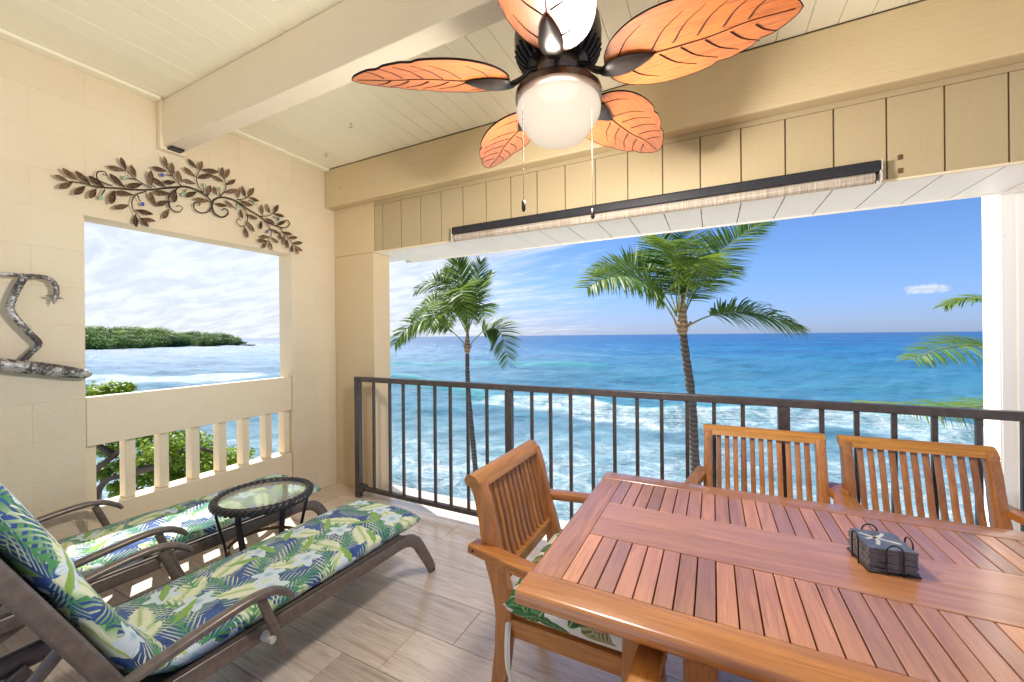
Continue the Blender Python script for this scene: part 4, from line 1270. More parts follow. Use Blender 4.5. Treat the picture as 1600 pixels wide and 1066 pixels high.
# seat cushion on the left chair
path = [(-0.205 + 0.435 * i / 24, 0.472) for i in range(25)]
me = pad_mesh(path, 0.515, 0.080, 'seat_cushion', M['seat_fabric'], 24, bulge=0.012, seed=4)
sc1 = bpy.data.objects.new('seat_cushion', me); COL.objects.link(sc1)
sc1.location = (-0.412, 1.392, 0.0); sc1.rotation_euler = (0, 0, R(-90))
tag(sc1, 'white seat cushion with green leaf print on the left teak armchair', 'cushion')
for k, pts in enumerate(([(0.226, -0.190, 0.455), (0.262, -0.186, 0.40), (0.272, -0.182, 0.30), (0.268, -0.166, 0.22), (0.272, -0.185, 0.13), (0.268, -0.170, 0.06)], [(0.226, -0.186, 0.455), (0.266, -0.178, 0.38), (0.270, -0.172, 0.26), (0.262, -0.150, 0.16), (0.268, -0.140, 0.10)])):
    q = MB(); q.sweep(spline(pts, 5), [(-0.007, -0.0008), (0.007, -0.0008), (0.007, 0.0008), (-0.007, 0.0008)], (0.3, 1, 0)); q.build('tie', M['seat_fabric'], sc1)

# ------------------------------------------------------------------ sun loungers
def make_lounger(label):
    lo = thing('sun_lounger', label, 'sun lounger', (0, 0, 0), 0, 'sun loungers by the block wall')
    HW = 0.285
    for sg in (1, -1):
        pts = spline([(sg * HW, -0.12, 0.290), (sg * HW, 0.5, 0.300), (sg * HW, 1.0, 0.290), (sg * HW, 1.42, 0.278), (sg * HW, 1.60, 0.272), (sg * HW, 1.690, 0.232), (sg * HW, 1.750, 0.150), (sg * HW, 1.800, 0.070), (sg * HW, 1.832, 0.012)], 6)
        q = MB(); q.sweep(pts, rsect(0.030, 0.062, 0.011), (1, 0, 0), scale=[1.0 if i < 34 else 1.0 - 0.012 * (i - 34) for i in range(len(pts))])
        rl_ = q.build('side_rail', M['frame'], lo, smooth=True, angle=R(50))
        q = MB(); q.sweep([(sg * (HW + 0.004), -0.10, 0.324), (sg * (HW + .004), 0.5, 0.334), (sg * (HW + .004), 1.0, 0.324), (sg * (HW + .004), 1.42, 0.312), (sg * (HW + .004), 1.60, 0.305)], rsect(0.016, 0.008, 0.002), (1, 0, 0))
        q.build('sling_bead', M['sling'], rl_)
        q = MB(); q.rbox(sg * HW - 0.013, 1.818, 0.0, sg * HW + 0.013, 1.850, 0.022, 0.005, 1); q.build('foot_cap', M['black_matte'], rl_)
        q = MB(); q.sweep(spline([(sg * (HW - .03), 0.45, 0.275), (sg * (HW - .03), 0.30, 0.20), (sg * (HW - .03), 0.18, 0.08), (sg * (HW - .03), 0.12, 0.0)], 5), rsect(0.026, 0.050, 0.01), (1, 0, 0))
        q.build('rear_leg', M['frame'], lo, smooth=True, angle=R(50))
        bk = [(sg * (HW - 0.006), 0.505, 0.342), (sg * (HW - .006), 0.449, 0.462), (sg * (HW - .006), 0.359, 0.648), (sg * (HW - .006), 0.282, 0.803), (sg * (HW - .006), 0.165, 1.04)]
        q = MB(); q.sweep(spline(bk, 4), rsect(0.028, 0.046, 0.010), (1, 0, 0)); q.build('back_rail', M['frame'], lo, smooth=True, angle=R(50))
        ar = spline([(sg * 0.335, 0.440, 0.425), (sg * 0.345, 0.55, 0.445), (sg * 0.350, 0.68, 0.463), (sg * 0.350, 0.79, 0.470), (sg * 0.348, 0.865, 0.458), (sg * 0.345, 0.915, 0.428), (sg * 0.344, 0.940, 0.400)], 6)
        q = MB(); q.sweep(ar, rsect(0.038, 0.026, 0.010), (1, 0, 0), scale=[0.9 + 0.1 * min(1, i / 8) - (0.35 * max(0, (i - 30) / 6.0)) for i in range(len(ar))])
        q.build('armrest', M['frame'], lo, smooth=True, angle=R(50))
        q = MB(); q.sweep(spline([(sg * 0.342, 0.832, 0.448), (sg * 0.340, 0.868, 0.350), (sg * 0.334, 0.900, 0.262), (sg * 0.330, 0.925, 0.200)], 4), rsect(0.020, 0.030, 0.007), (1, 0, 0)); q.build('arm_post', M['frame'], lo, smooth=True, angle=R(50))
        q = MB(); q.tube([(sg * 0.300, 0.868, 0.285), (sg * 0.316, 0.868, 0.285), (sg * 0.336, 0.868, 0.285), (sg * 0.352, 0.868, 0.285)], [0.016, 0.016, 0.012, 0.012], 10); q.build('bolt', M['bolt'], lo, smooth=True, angle=R(50))
        q = MB(); q.sweep([(sg * (HW - .05), 0.40, 0.56), (sg * (HW - .05), 0.12, 0.262)], rsect(0.022, 0.030, 0.006), (1, 0, 0)); q.build('back_strut', M['frame'], lo, smooth=True, angle=R(50))
    for (yy, zz) in ((1.60, 0.268), (0.62, 0.285), (0.10, 0.270)):
        q = MB(); q.tube([(-HW, yy, zz), (HW, yy, zz)], 0.016, 10); q.build('cross_bar', M['frame'], lo, smooth=True)
    q = MB(); q.tube([(-HW, 0.165, 1.04), (HW, 0.165, 1.04)], 0.018, 10); q.build('back_top_bar', M['frame'], lo, smooth=True)
    q = MB(); q.rbox(-HW + .01, 0.52, 0.300, HW - .01, 1.60, 0.306, 0.001, 1); q.build('seat_sling', M['sling'], lo)
    q = MB(); q.sweep([(0, 0.497, 0.358), (0, 0.359, 0.645), (0, 0.170, 1.03)], [(-HW + .02, -0.003), (HW - .02, -0.003), (HW - .02, 0.003), (-HW + .02, 0.003)], (1, 0, 0)); q.build('back_sling', M['sling'], lo)
    return lo
lo1 = make_lounger('bronze framed sun lounger with raised back nearest the dining table')
lo2 = copy_tree(lo1); lo2['label'] = 'bronze framed sun lounger beside the block wall balustrade'
lo1.location = (-1.735, 0, 0); lo2.location = (-2.620, 0.07, 0)
cpts = spline([(0, 0.232, 1.055), (0, 0.340, 0.830), (0, 0.432, 0.630), (0, 0.518, 0.452), (0, 0.585, 0.368), (0, 0.680, 0.340), (0, 0.85, 0.337), (0, 1.10, 0.334), (0, 1.40, 0.330), (0, 1.60, 0.328), (0, 1.768, 0.322)], 12)
def tuft(l): 
    v = 1.0
    for c in (0.39, 0.79, 1.28): v -= 0.20 * math.exp(-((l - c) / 0.022) ** 2)
    return v
cme1 = pad_mesh([(p.y, p.z) for p in cpts], 0.50, 0.075, 'lounger_cushion', M['fabric'], 26, bulge=0.012, seed=1, tuft=tuft)
cme2 = pad_mesh([(p.y, p.z) for p in cpts], 0.50, 0.075, 'lounger_cushion', M['fabric'], 26, bulge=0.012, seed=9, tuft=tuft)
for (me_, x, lab) in ((cme1, -1.722, 'tropical print cushion on the sun lounger nearest the dining table'), (cme2, -2.622, 'tropical print cushion on the sun lounger by the balustrade')):
    o = bpy.data.objects.new('lounger_cushion', me_); COL.objects.link(o)
    o.location = (x, 0.06 if x < -2 else 0.0, 0.0)
    tag(o, lab, 'cushion', 'tropical print lounger cushions')

# ------------------------------------------------------------------ side table
st = thing('side_table', 'round glass topped side table with woven black rim between the loungers', 'side table', (-2.190, 1.330, 0))
q = MB()
for s_ in range(3):
    pts = []
    n = 132
    for k in range(n + 1):
        a = 2 * PI * k / n
        ph = a * 15 + 2 * PI * s_ / 3
        rr = 0.222 + 0.011 * math.cos(ph); zz = 0.486 + 0.012 * math.sin(ph)
        pts.append((rr * math.cos(a), rr * math.sin(a), zz))
    q.tube(pts, 0.0115, 7, caps=False)
q.build('woven_rim', M['wicker'], st, smooth=True)
q = MB(); q.lathe([(0.0, 0.4885), (0.214, 0.4885), (0.2155, 0.492), (0.214, 0.4955), (0.0, 0.4955)], n=64); q.build('glass_top', M['glass'], st)
lgm = MB(); lgm.sweep(spline([(0.205, 0, 0.470), (0.212, 0, 0.440), (0.196, 0, 0.36), (0.168, 0, 0.22), (0.170, 0, 0.10), (0.190, 0, 0.0)], 5), rsect(0.030, 0.012, 0.004), (0, 1, 0))
lgme = lgm.mesh('leg', M['black'], True, True, R(40))
for k in range(4):
    piece('leg', lgme, st, (0, 0, 0), R(62 + (0, 56, 180, 236)[k]))
q = MB(); q.tube([(0.165 * math.cos(2 * PI * k / 40), 0.165 * math.sin(2 * PI * k / 40), 0.235) for k in range(41)], 0.009, 8, caps=False); q.build('leg_ring', M['brown_tab'], st, smooth=True)

# ------------------------------------------------------------------ outdoors: land, sea
SEA = -9.0
land = MB()
shore = [(60, 26), (30, 24), (12, 22), (0, 18.5), (-10, 15.5), (-18, 12.0), (-26, 6.5), (-32, 0), (-45, -25), (-90, -60), (-200, -70), (-380, -40), (-480, 40), (-520, 120)]
vs = [(x, y, SEA + 0.3) for x, y in shore] + [(x * 0.97, y - 5, SEA + 1.2) for x, y in shore] + [(-520, -3000, SEA + 3), (3000, -3000, SEA + 3), (3000, 40, SEA + 1)]
n = len(shore)
fs = [(i, i + 1, n + i + 1, n + i) for i in range(n - 1)]
land.add(vs, fs + [tuple(range(n, 2 * n)) + (2 * n, 2 * n + 1, 2 * n + 2)])
def land_mat():
    m, t, out = newmat('pale_bounce_ground')
    g_ = t.n('ShaderNodeNewGeometry').outputs['Position']
    nz = t.noise(g_, 0.6, 6, 0.7)
    c = t.ramp(nz, [(0.35, (0.40, 0.37, 0.32)), (0.52, (0.50, 0.47, 0.41)), (0.7, (0.58, 0.54, 0.47))])  # tones made pale to bounce light up at the ceiling
    principled(t, out, col=c, rough=0.9, normal=t.bump(nz, 1.0, 0.3))
    return m
tag(land.build('ground', land_mat()), 'shore ground below the balcony, paled to bounce light', None, None, 'structure')

# breaking wave crests (world polylines on the water)
def wp(L_): return np.array([tuple(onz(u, v, SEA))[:2] for u, v in L_])
crest1 = wp([(560, 597), (620, 600), (680, 607), (740, 617), (800, 628), (900, 637), (1000, 652), (1100, 662)])
crest2 = wp([(1060, 660), (1150, 652), (1300, 655), (1420, 667), (1560, 686)])
crest3 = wp([(560, 573), (700, 572), (800, 570.5), (960, 573)])
crest4 = wp([(120, 590), (200, 592), (300, 592), (430, 586)])
def pdist(P, L_):
    best = np.full(len(P), 1e9); sgn = np.zeros(len(P)); tpar = np.zeros(len(P))
    for i in range(len(L_) - 1):
        a, b_ = L_[i], L_[i + 1]
        d = b_ - a; ll = np.hypot(*d)
        t_ = np.clip(((P - a) @ d) / (ll * ll), 0, 1)
        q_ = a + t_[:, None] * d
        e = P - q_
        dist = np.hypot(e[:, 0], e[:, 1])
        s_ = np.sign(d[0] * e[:, 1] - d[1] * e[:, 0])
        mk = dist < best
        best[mk] = dist[mk]; sgn[mk] = s_[mk]; tpar[mk] = (i + t_[mk]) / (len(L_) - 1)
    return best, sgn, tpar
az = np.concatenate([np.arange(-50, 100, 0.25), np.arange(100, 310, 6.0)])
rr_ = [8.0]
while rr_[-1] < 60000:
    r_ = rr_[-1]
    rr_.append(r_ * (1.0125 if r_ < 260 else (1.03 if r_ < 1500 else 1.15)))
rr_ = np.array(rr_)
A, RR = np.meshgrid(np.radians(az), rr_)
PX_ = (-np.sin(A) * RR).ravel(); PY_ = (np.cos(A) * RR).ravel()
P = np.c_[PX_, PY_]
rad = np.hypot(PX_, PY_)
rng = np.random.RandomState(3)
z = np.zeros(len(P))
for k in range(22):
    wl = 3.0 * 1.17 ** k if k < 14 else 5 + 2 * k
    th = 1.9 + rng.normal(0, 0.5)
    amp = 0.014 * wl ** 0.75
    kx, ky = np.cos(th) * 2 * np.pi / wl, np.sin(th) * 2 * np.pi / wl
    fade = np.clip(wl * 60 / np.maximum(rad, 1), 0, 1)
    z += amp * np.sin(kx * PX_ + ky * PY_ + rng.uniform(0, 6.28) + 1.2 * np.sin(0.05 * PX_ * rng.uniform(.3, 1) + k)) * fade
foam = np.zeros(len(P)); aqua = np.zeros(len(P))
def crest(L_, hgt, back, front, foam_front, foam_amt, aq, flip=1, t_on=(0, 1)):
    global z, foam, aqua
    near = (np.abs(PX_ - L_[:, 0].mean()) < 260) & (np.abs(PY_ - L_[:, 1].mean()) < 260)
    idx = np.where(near)[0]
    d, s_, tp = pdist(P[idx], L_)
    jag = 0.8 * np.sin(P[idx, 0] * 0.35) + 0.5 * np.sin(P[idx, 0] * 0.9 + 1)
    sd = d * s_ * flip + jag * 0.6           # + seaward
    env = np.clip(np.minimum(tp / 0.08 + .05, (1 - tp) / 0.08 + .05), 0, 1)
    prof = np.where(sd > 0, np.exp(-(sd / back) ** 2), np.exp(-(sd / front) ** 2))
    z[idx] += hgt * prof * env
    fz = np.where(sd > 0, np.exp(-(sd / (0.6 * front)) ** 2), np.where(sd > -foam_front, 1.0, np.exp((sd + foam_front) / (0.5 * foam_front))))
    on = np.clip((tp - t_on[0]) / 0.06, 0, 1) * np.clip((t_on[1] - tp) / 0.06, 0, 1) if t_on != (0, 1) else 1.0
    foam[idx] = np.maximum(foam[idx], foam_amt * fz * env * on)
    aqua[idx] = np.maximum(aqua[idx], aq * np.exp(-(sd / (1.4 * front)) ** 2) * env)
crest(crest1, 1.25, 6.0, 1.8, 3.6, 0.92, 1.0, 1, (0.50, 1.2))
crest(crest2, 1.0, 5.0, 2.2, 4.5, 0.86, 0.9, 1, (-.2, 1.2))
crest(crest3, 1.0, 8.0, 3.0, 1.0, 0.0, 1.0, 1)
crest(crest4, 0.9, 7.0, 3.5, 9.0, 0.80, 0.3, 1, (-.2, 1.2))
# surf zone: lacy foam inshore of the break
dsh, _, _ = pdist(P, np.array(shore, float))
surf = np.exp(-(dsh / 27.0) ** 2)
foam = np.maximum(foam, 0.60 * surf)
dsh2 = np.exp(-(dsh / 4.0) ** 2)
foam = np.maximum(foam, 0.95 * dsh2)
headland_shore = np.array([(-420, -60), (-500, 80), (-530, 152), (-575, 200), (-606, 244), (-616, 290), (-606, 335), (-660, 352)], float)
dh, _, _ = pdist(P, headland_shore)
foam = np.maximum(foam, 0.95 * np.exp(-(dh / 9.0) ** 2))
dt_ = np.hypot(PX_ + 560, PY_ - 345)
foam = np.maximum(foam, 0.9 * np.exp(-((PX_ + 560) / 60) ** 2 - ((PY_ - 352) / 6) ** 2))
z = z + SEA
nr, na = len(rr_), len(az)
I = np.arange(nr * na).reshape(nr, na)
q00, q10 = I[:-1, :], I[1:, :]
quads = np.stack([q00, np.roll(q00, -1, 1), np.roll(q10, -1, 1), q10], -1).reshape(-1, 4)
me = bpy.data.meshes.new('sea')
me.vertices.add(len(P)); me.vertices.foreach_set('co', np.c_[PX_, PY_, z].astype(np.float32).ravel())
me.loops.add(quads.size); me.loops.foreach_set('vertex_index', quads.astype(np.int32).ravel())
me.polygons.add(len(quads))
me.polygons.foreach_set('loop_start', np.arange(0, quads.size, 4, dtype=np.int32))
me.polygons.foreach_set('loop_total', np.full(len(quads), 4, np.int32))
me.polygons.foreach_set('use_smooth', np.ones(len(quads), bool))
me.update(calc_edges=True)
for nm, arr in (('foam', foam), ('aqua', aqua)):
    at = me.attributes.new(nm, 'FLOAT', 'POINT'); at.data.foreach_set('value', arr.astype(np.float32))
def sea_mat():
    m, t, out = newmat('tropical_sea_water')
    g_ = t.n('ShaderNodeNewGeometry').outputs['Position']
    x, y, zz = t.sep(g_)
    r_ = t.vm('LENGTH', t.comb(x, y, 0.0))
    fo = t.n('ShaderNodeAttribute', attribute_name='foam').outputs['Fac']
    aq = t.n('ShaderNodeAttribute', attribute_name='aqua').outputs['Fac']
    lr = t.math('LOGARITHM', t.math('MAXIMUM', r_, 10.0), 10.0)
    pat = t.noise(t.mapv(g_, sc=(0.012, 0.03, 1)), 1.0, 4, 0.6)
    lrp = t.math('ADD', lr, t.math('MULTIPLY', t.math('SUBTRACT', pat, 0.5), 0.55))
    base = t.ramp(t.math('DIVIDE', lrp, 4.0), [(0.36, (0.085, 0.235, 0.28)), (0.43, (0.042, 0.20, 0.285)), (0.52, (0.010, 0.165, 0.29)), (0.60, (0.003, 0.125, 0.295)), (0.69, (0.002, 0.066, 0.23)), (0.86, (0.002, 0.032, 0.15))])
    # swell bands: wave shading painted into the colour as dark and bright streaks
    n_a = t.noise(t.mapv(g_, rot=(0, 0, 0.25), sc=(0.10, 0.34, 1)), 1.0, 10, 0.72, 0.4)
    n_b = t.noise(t.mapv(g_, rot=(0, 0, 0.2), sc=(0.012, 0.05, 1)), 1.0, 10, 0.74, 0.3)
    base = t.mix(t.math('MULTIPLY', t.smooth(n_b, 0.45, 0.66), 0.5), base, (0.015, 0.185, 0.29))
    base = t.mix(t.math('MULTIPLY', t.smooth(n_b, 0.52, 0.34), 0.35), base, (0.003, 0.045, 0.14))
    base = t.mix(t.math('MULTIPLY', t.smooth(n_a, 0.40, 0.72), 0.55), base, (0.008, 0.075, 0.14))
    base = t.mix(aq, base, (0.03, 0.29, 0.33))
    n_c = t.noise(t.mapv(g_, rot=(0, 0, 0.1), sc=(0.0028, 0.013, 1)), 1.0, 12, 0.78, 0.2)
    base = t.mix(t.math('MULTIPLY', t.smooth(n_c, 0.50, 0.66), 0.55), base, (0.012, 0.215, 0.33))
    base = t.mix(t.math('MULTIPLY', t.smooth(n_c, 0.48, 0.34), 0.50), base, (0.002, 0.040, 0.15))
    # lacy foam
    wv = t.noise(g_, 0.22, 3, 0.6, out=1)
    gv = t.vm('ADD', g_, t.vm('SCALE', t.vm('SUBTRACT', wv, (0.5, 0.5, 0.5)), scale=5.0))
    v1 = t.n('ShaderNodeTexVoronoi', voronoi_dimensions='2D', feature='DISTANCE_TO_EDGE'); t.set(v1.inputs['Vector'], t.mapv(gv, sc=(0.30, 0.48, 1))); v1.inputs['Scale'].default_value = 1.0
    v2 = t.n('ShaderNodeTexVoronoi', voronoi_dimensions='2D', feature='DISTANCE_TO_EDGE'); t.set(v2.inputs['Vector'], t.mapv(gv, sc=(0.9, 1.3, 1))); v2.inputs['Scale'].default_value = 1.0
    lace = t.math('MAXIMUM', t.smooth(v1.outputs[0], 0.14, 0.0), t.math('MULTIPLY', t.smooth(v2.outputs[0], 0.14, 0.0), 0.7))
    br_ = t.noise(g_, 0.35, 6, 0.68)
    fine = t.noise(g_, 2.2, 5, 0.7)
    cover = t.math('ADD', t.math('MULTIPLY', br_, 0.75), t.math('MULTIPLY', fine, 0.25))
    solid = t.smooth(t.math('ADD', t.math('MULTIPLY', fo, 1.15), t.math('MULTIPLY', t.math('SUBTRACT', cover, 0.72), 1.7)), 0.48, 0.95)
    lacy = t.math('MULTIPLY', lace, t.smooth(t.math('ADD', fo, t.math('SUBTRACT', br_, 0.5)), 0.22, 0.62))
    ff = t.math('MINIMUM', t.math('MAXIMUM', solid, t.math('MULTIPLY', lacy, 0.62)), 1.0)
    milk = t.math('MULTIPLY', t.smooth(fo, 0.04, 0.55), t.math('ADD', 0.34, t.math('MULTIPLY', t.smooth(br_, 0.34, 0.62), 0.45)))
    base = t.mix(milk, base, (0.31, 0.47, 0.53))
    colr = t.mix(ff, base, t.mix(t.smooth(t.math('ADD', t.math('MULTIPLY', fine, 0.6), t.math('MULTIPLY', br_, 0.5)), 0.40, 0.70), (0.42, 0.56, 0.62), (0.74, 0.79, 0.81)))
    b1 = t.noise(t.mapv(g_, sc=(0.5, 1.0, 1)), 1.3, 9, 0.72)
    b2 = t.noise(t.mapv(g_, sc=(0.06, 0.14, 1)), 1.0, 9, 0.7)
    nrm = t.bump(t.math('ADD', t.math('MULTIPLY', b1, 0.35), t.math('MULTIPLY', b2, 2.4)), 0.9, 1.0)
    rough = t.math('ADD', 0.30, t.math('MULTIPLY', ff, 0.5))
    principled(t, out, col=colr, rough=rough, ior=1.33, spec=0.8, normal=nrm)
    return m
me.materials.append(sea_mat())
sea = bpy.data.objects.new('sea', me); COL.objects.link(sea)
tag(sea, 'turquoise sea with breaking surf reaching to the horizon', None, None, 'structure')

# headland with forest, at the left window
hl = MB()
hn, hm = 30, 14
pts = []
front = spline([(p[0], p[1], 0) for p in headland_shore], 5)
nF = len(front)
for i, p in enumerate(front):
    for j in range(hm):
        s_ = j / (hm - 1)
        hgt = 7.5 * math.sin(PI * min(1, s_ * 1.0)) ** 0.7 * min(1, (nF - 1 - i) / 7.0 + 0.05)
        pts.append((p.x - 170 * s_, p.y - 35 * s_ * (0 if i < nF - 6 else 1), SEA + 0.2 + hgt + 0.8 * mnoise.noise(Vector((p.x * .03, p.y * .03, s_ * 5)))))
hl.add(pts, [(i * hm + j, (i + 1) * hm + j, (i + 1) * hm + j + 1, i * hm + j + 1) for i in range(nF - 1) for j in range(hm - 1)])
tag(hl.build('headland', simple('dark_shore_soil', (0.045, 0.055, 0.03), 0.9, 0, 0.5, 0.2), smooth=True), 'low wooded headland across the bay', None, None, 'structure')

def leaf_quads(rng, n, cen, rad3, size, tone0, shell=0.55, up=0.5, al=0.7):
    """n leaf clumps through an ellipsoid; returns verts, quads and a tone per leaf"""
    d = rng.normal(size=(n, 3)); d /= np.linalg.norm(d, axis=1)[:, None]
    r_ = shell + (1 - shell) * rng.rand(n) ** 0.6
    lump = 1 + 0.22 * np.sin(d[:, 0] * 5 + cen[0]) * np.cos(d[:, 2] * 4 + cen[1])
    c = np.asarray(cen) + d * (r_ * lump)[:, None] * np.asarray(rad3)
    nrm = d * al + rng.normal(size=(n, 3)) * (0.6 if al < 1 else 0.35); nrm[:, 2] += up
    nrm /= np.linalg.norm(nrm, axis=1)[:, None]
    a = np.cross(nrm, rng.normal(size=(n, 3))); a /= np.linalg.norm(a, axis=1)[:, None]
    b_ = np.cross(nrm, a)
    sz = size * (0.6 + 0.8 * rng.rand(n))[:, None]
    v = np.stack([c - a * sz, c - b_ * sz * .5 + nrm * sz * .12, c + a * sz, c + b_ * sz * .5 + nrm * sz * .12], 1).reshape(-1, 3)
    tone = np.repeat(np.clip(tone0 + rng.normal(0, 0.13, n), 0, 1), 4)
    return v, tone
def cloud_mesh(name, parts, mat, parent=None, smooth=False):
    v = np.concatenate([p[0] for p in parts]); tn = np.concatenate([p[1] for p in parts])
    nq = len(v) // 4
    me = bpy.data.meshes.new(name)
    me.vertices.add(len(v)); me.vertices.foreach_set('co', v.astype(np.float32).ravel())
    me.loops.add(len(v)); me.loops.foreach_set('vertex_index', np.arange(len(v), dtype=np.int32))
    me.polygons.add(nq); me.polygons.foreach_set('loop_start', np.arange(0, len(v), 4, dtype=np.int32)); me.polygons.foreach_set('loop_total', np.full(nq, 4, np.int32))
    me.update(calc_edges=True)
    at = me.attributes.new('tone', 'FLOAT', 'POINT'); at.data.foreach_set('value', tn.astype(np.float32))
    me.materials.append(mat)
    o = bpy.data.objects.new(name, me); COL.objects.link(o)
    if parent is not None: o.parent = parent
    return o
rng = np.random.RandomState(11)
parts = []
for k in range(520):
    s_ = rng.rand() ** 1.3
    fi = rng.rand() * (nF - 2)
    i0 = int(fi); p = front[i0].lerp(front[i0 + 1], fi - i0)
    x, y = p.x + 3 - 120 * s_, p.y + rng.normal(0, 2)
    endf = min(1, (nF - 1 - fi) / 13.0) ** 0.8
    g0 = SEA + 7.0 * math.sin(PI * min(0.55, s_ * .9)) * endf
    leftf = 0.92 + 0.42 * max(0, 1 - fi / 15.0)
    top = (14.0 + 7.0 * rng.rand()) * (0.30 + 0.70 * endf) * (0.62 + 0.38 * min(1, s_ * 4 + 0.15)) * leftf
    rw = 5.5 + 6.5 * rng.rand() ** 1.3
    tone = np.clip(0.45 + rng.normal(0, 0.33), 0.0, 1.0)
    if s_ < .08 and rng.rand() < .6: tone *= 0.35; top *= 0.75
    top *= 1.0 + 0.55 * mnoise.noise(Vector((x * .022, y * .022, 3.0)))
    parts.append(leaf_quads(rng, 300, (x, y, g0 + top * 0.68), (rw, rw, top * 0.34), 0.85, tone, 0.75, 0.25, 1.3))
    if s_ < 0.25: parts.append(leaf_quads(rng, 120, (x, y, g0 + top * 0.28), (rw * .9, rw * .9, top * 0.30), 0.85, tone * .8, 0.75, 0.25, 1.3))  # lower foliage toned darker, shade beneath the crowns put into its colour
fo_ = cloud_mesh('forest', parts, M['forest'])
tag(fo_, 'dense green forest covering the far headland', None, None, 'stuff')
for k, (u, v, s_) in enumerate(((381, 540.3, 3.2), (389, 540.0, 2.6), (396, 539.8, 2.0))):
    p = onz(u, v, SEA)
    bm = bmesh.new(); bmesh.ops.create_icosphere(bm, subdivisions=2, radius=1.0)
    for vt in bm.verts:
        vt.co *= 1 + 0.35 * mnoise.noise(vt.co * 1.3 + Vector((k * 7, 0, 0)))
        vt.co = Vector((vt.co.x * s_ * 1.4, vt.co.y * s_ * 1.6, vt.co.z * s_ * 0.6))
    me_ = bpy.data.meshes.new('shore_rock'); bm.to_mesh(me_); bm.free(); me_.materials.append(M['rock'])
    o = bpy.data.objects.new('shore_rock', me_); COL.objects.link(o); o.location = (p.x, p.y, SEA + 0.2)
    tag(o, ('dark rock closest to the tip of the wooded headland', 'middle of three dark rocks off the headland tip', 'outermost small dark rock off the headland tip')[k], 'rock', 'dark rocks off the headland')

# ------------------------------------------------------------------ palms
def frond_mesh(name, p0, p1, p2, leaf_len, n=62, seed=0, droop=0.55, tone=0.4, bare=0.16, spread=1.0, start_r=0.022, yellow=0.0, face=1.0, lw=0.015):
    rng = random.Random(seed)
    pts = bez(p0, p1, p2, 40)
    q = MB()
    q.tube(pts[::2], [start_r * (1 - 0.85 * i / 20) for i in range(21)], 6, mi=1)
    tones = [0.5] * len(q.v)
    chord = (Vector(p2) - Vector(p0)).normalized()
    for i in range(n):
        for sg in (1, -1):
            t_ = bare + (1 - bare) * (i + rng.uniform(-.25, .25) + (0.5 if sg > 0 else 0)) / n
            t_ = min(max(t_, 0), 0.995)
            f_ = t_ * 40; k = min(39, int(f_))
            p = pts[k].lerp(pts[k + 1], f_ - k)
            tg = (pts[k + 1] - pts[k]).normalized()
            up = Vector((0.12, -0.60 * face, 0.72)).normalized()
            up = up - tg * tg.dot(up)
            up = up.normalized() if up.length > 0.1 else tg.orthogonal().normalized()
            side = tg.cross(up).normalized() * sg
            prof = min(1.0, 0.45 + 2.6 * (t_ - bare)) * (1.0 if t_ < 0.55 else 1.0 - 0.62 * ((t_ - .55) / .45) ** 1.4)
            L_ = leaf_len * prof * rng.uniform(0.86, 1.08)
            fw = 0.22 + 0.62 * t_ ** 1.5 + rng.uniform(-.08, .08)
            d = (side * spread + tg * fw + up * rng.uniform(-0.05, 0.30)).normalized()
            w_ = lw * rng.uniform(.8, 1.15) * (leaf_len / 0.6) ** .5
            segs = 4
            vs_ = []
            cur = p.copy(); dd = d.copy()
            wv = dd.cross(Vector((0, 0, 1)))
            wv = wv.normalized() if wv.length > .05 else side
            tw_ = Matrix.Rotation(rng.uniform(-.7, .7), 3, dd)
            wv = tw_ @ wv
            for s_ in range(segs + 1):
                u_ = s_ / segs
                ww = w_ * (0.55 + 1.3 * u_ if u_ < .35 else 1.0 * (1 - ((u_ - .35) / .65) ** 1.6) + 0.02)
                vs_ += [cur + wv * ww, cur - wv * ww]
                dd = (dd + Vector((0, 0, -1)) * droop * (0.08 + 0.34 * u_) * rng.uniform(.7, 1.3)).normalized()
                cur = cur + dd * (L_ / segs)
            o = q.add(vs_, [(2 * s_, 2 * s_ + 1, 2 * s_ + 3, 2 * s_ + 2) for s_ in range(segs)], 0)
            tv = min(1, max(0, tone + rng.gauss(0, 0.13) + yellow * (t_ ** 2)))
            tones += [tv] * len(vs_)
    me = q.mesh(name, [M['palm'], M['rachis']], True, False)
    at = me.attributes.new('tone', 'FLOAT', 'POINT'); at.data.foreach_set('value', np.array(tones, np.float32))
    return me
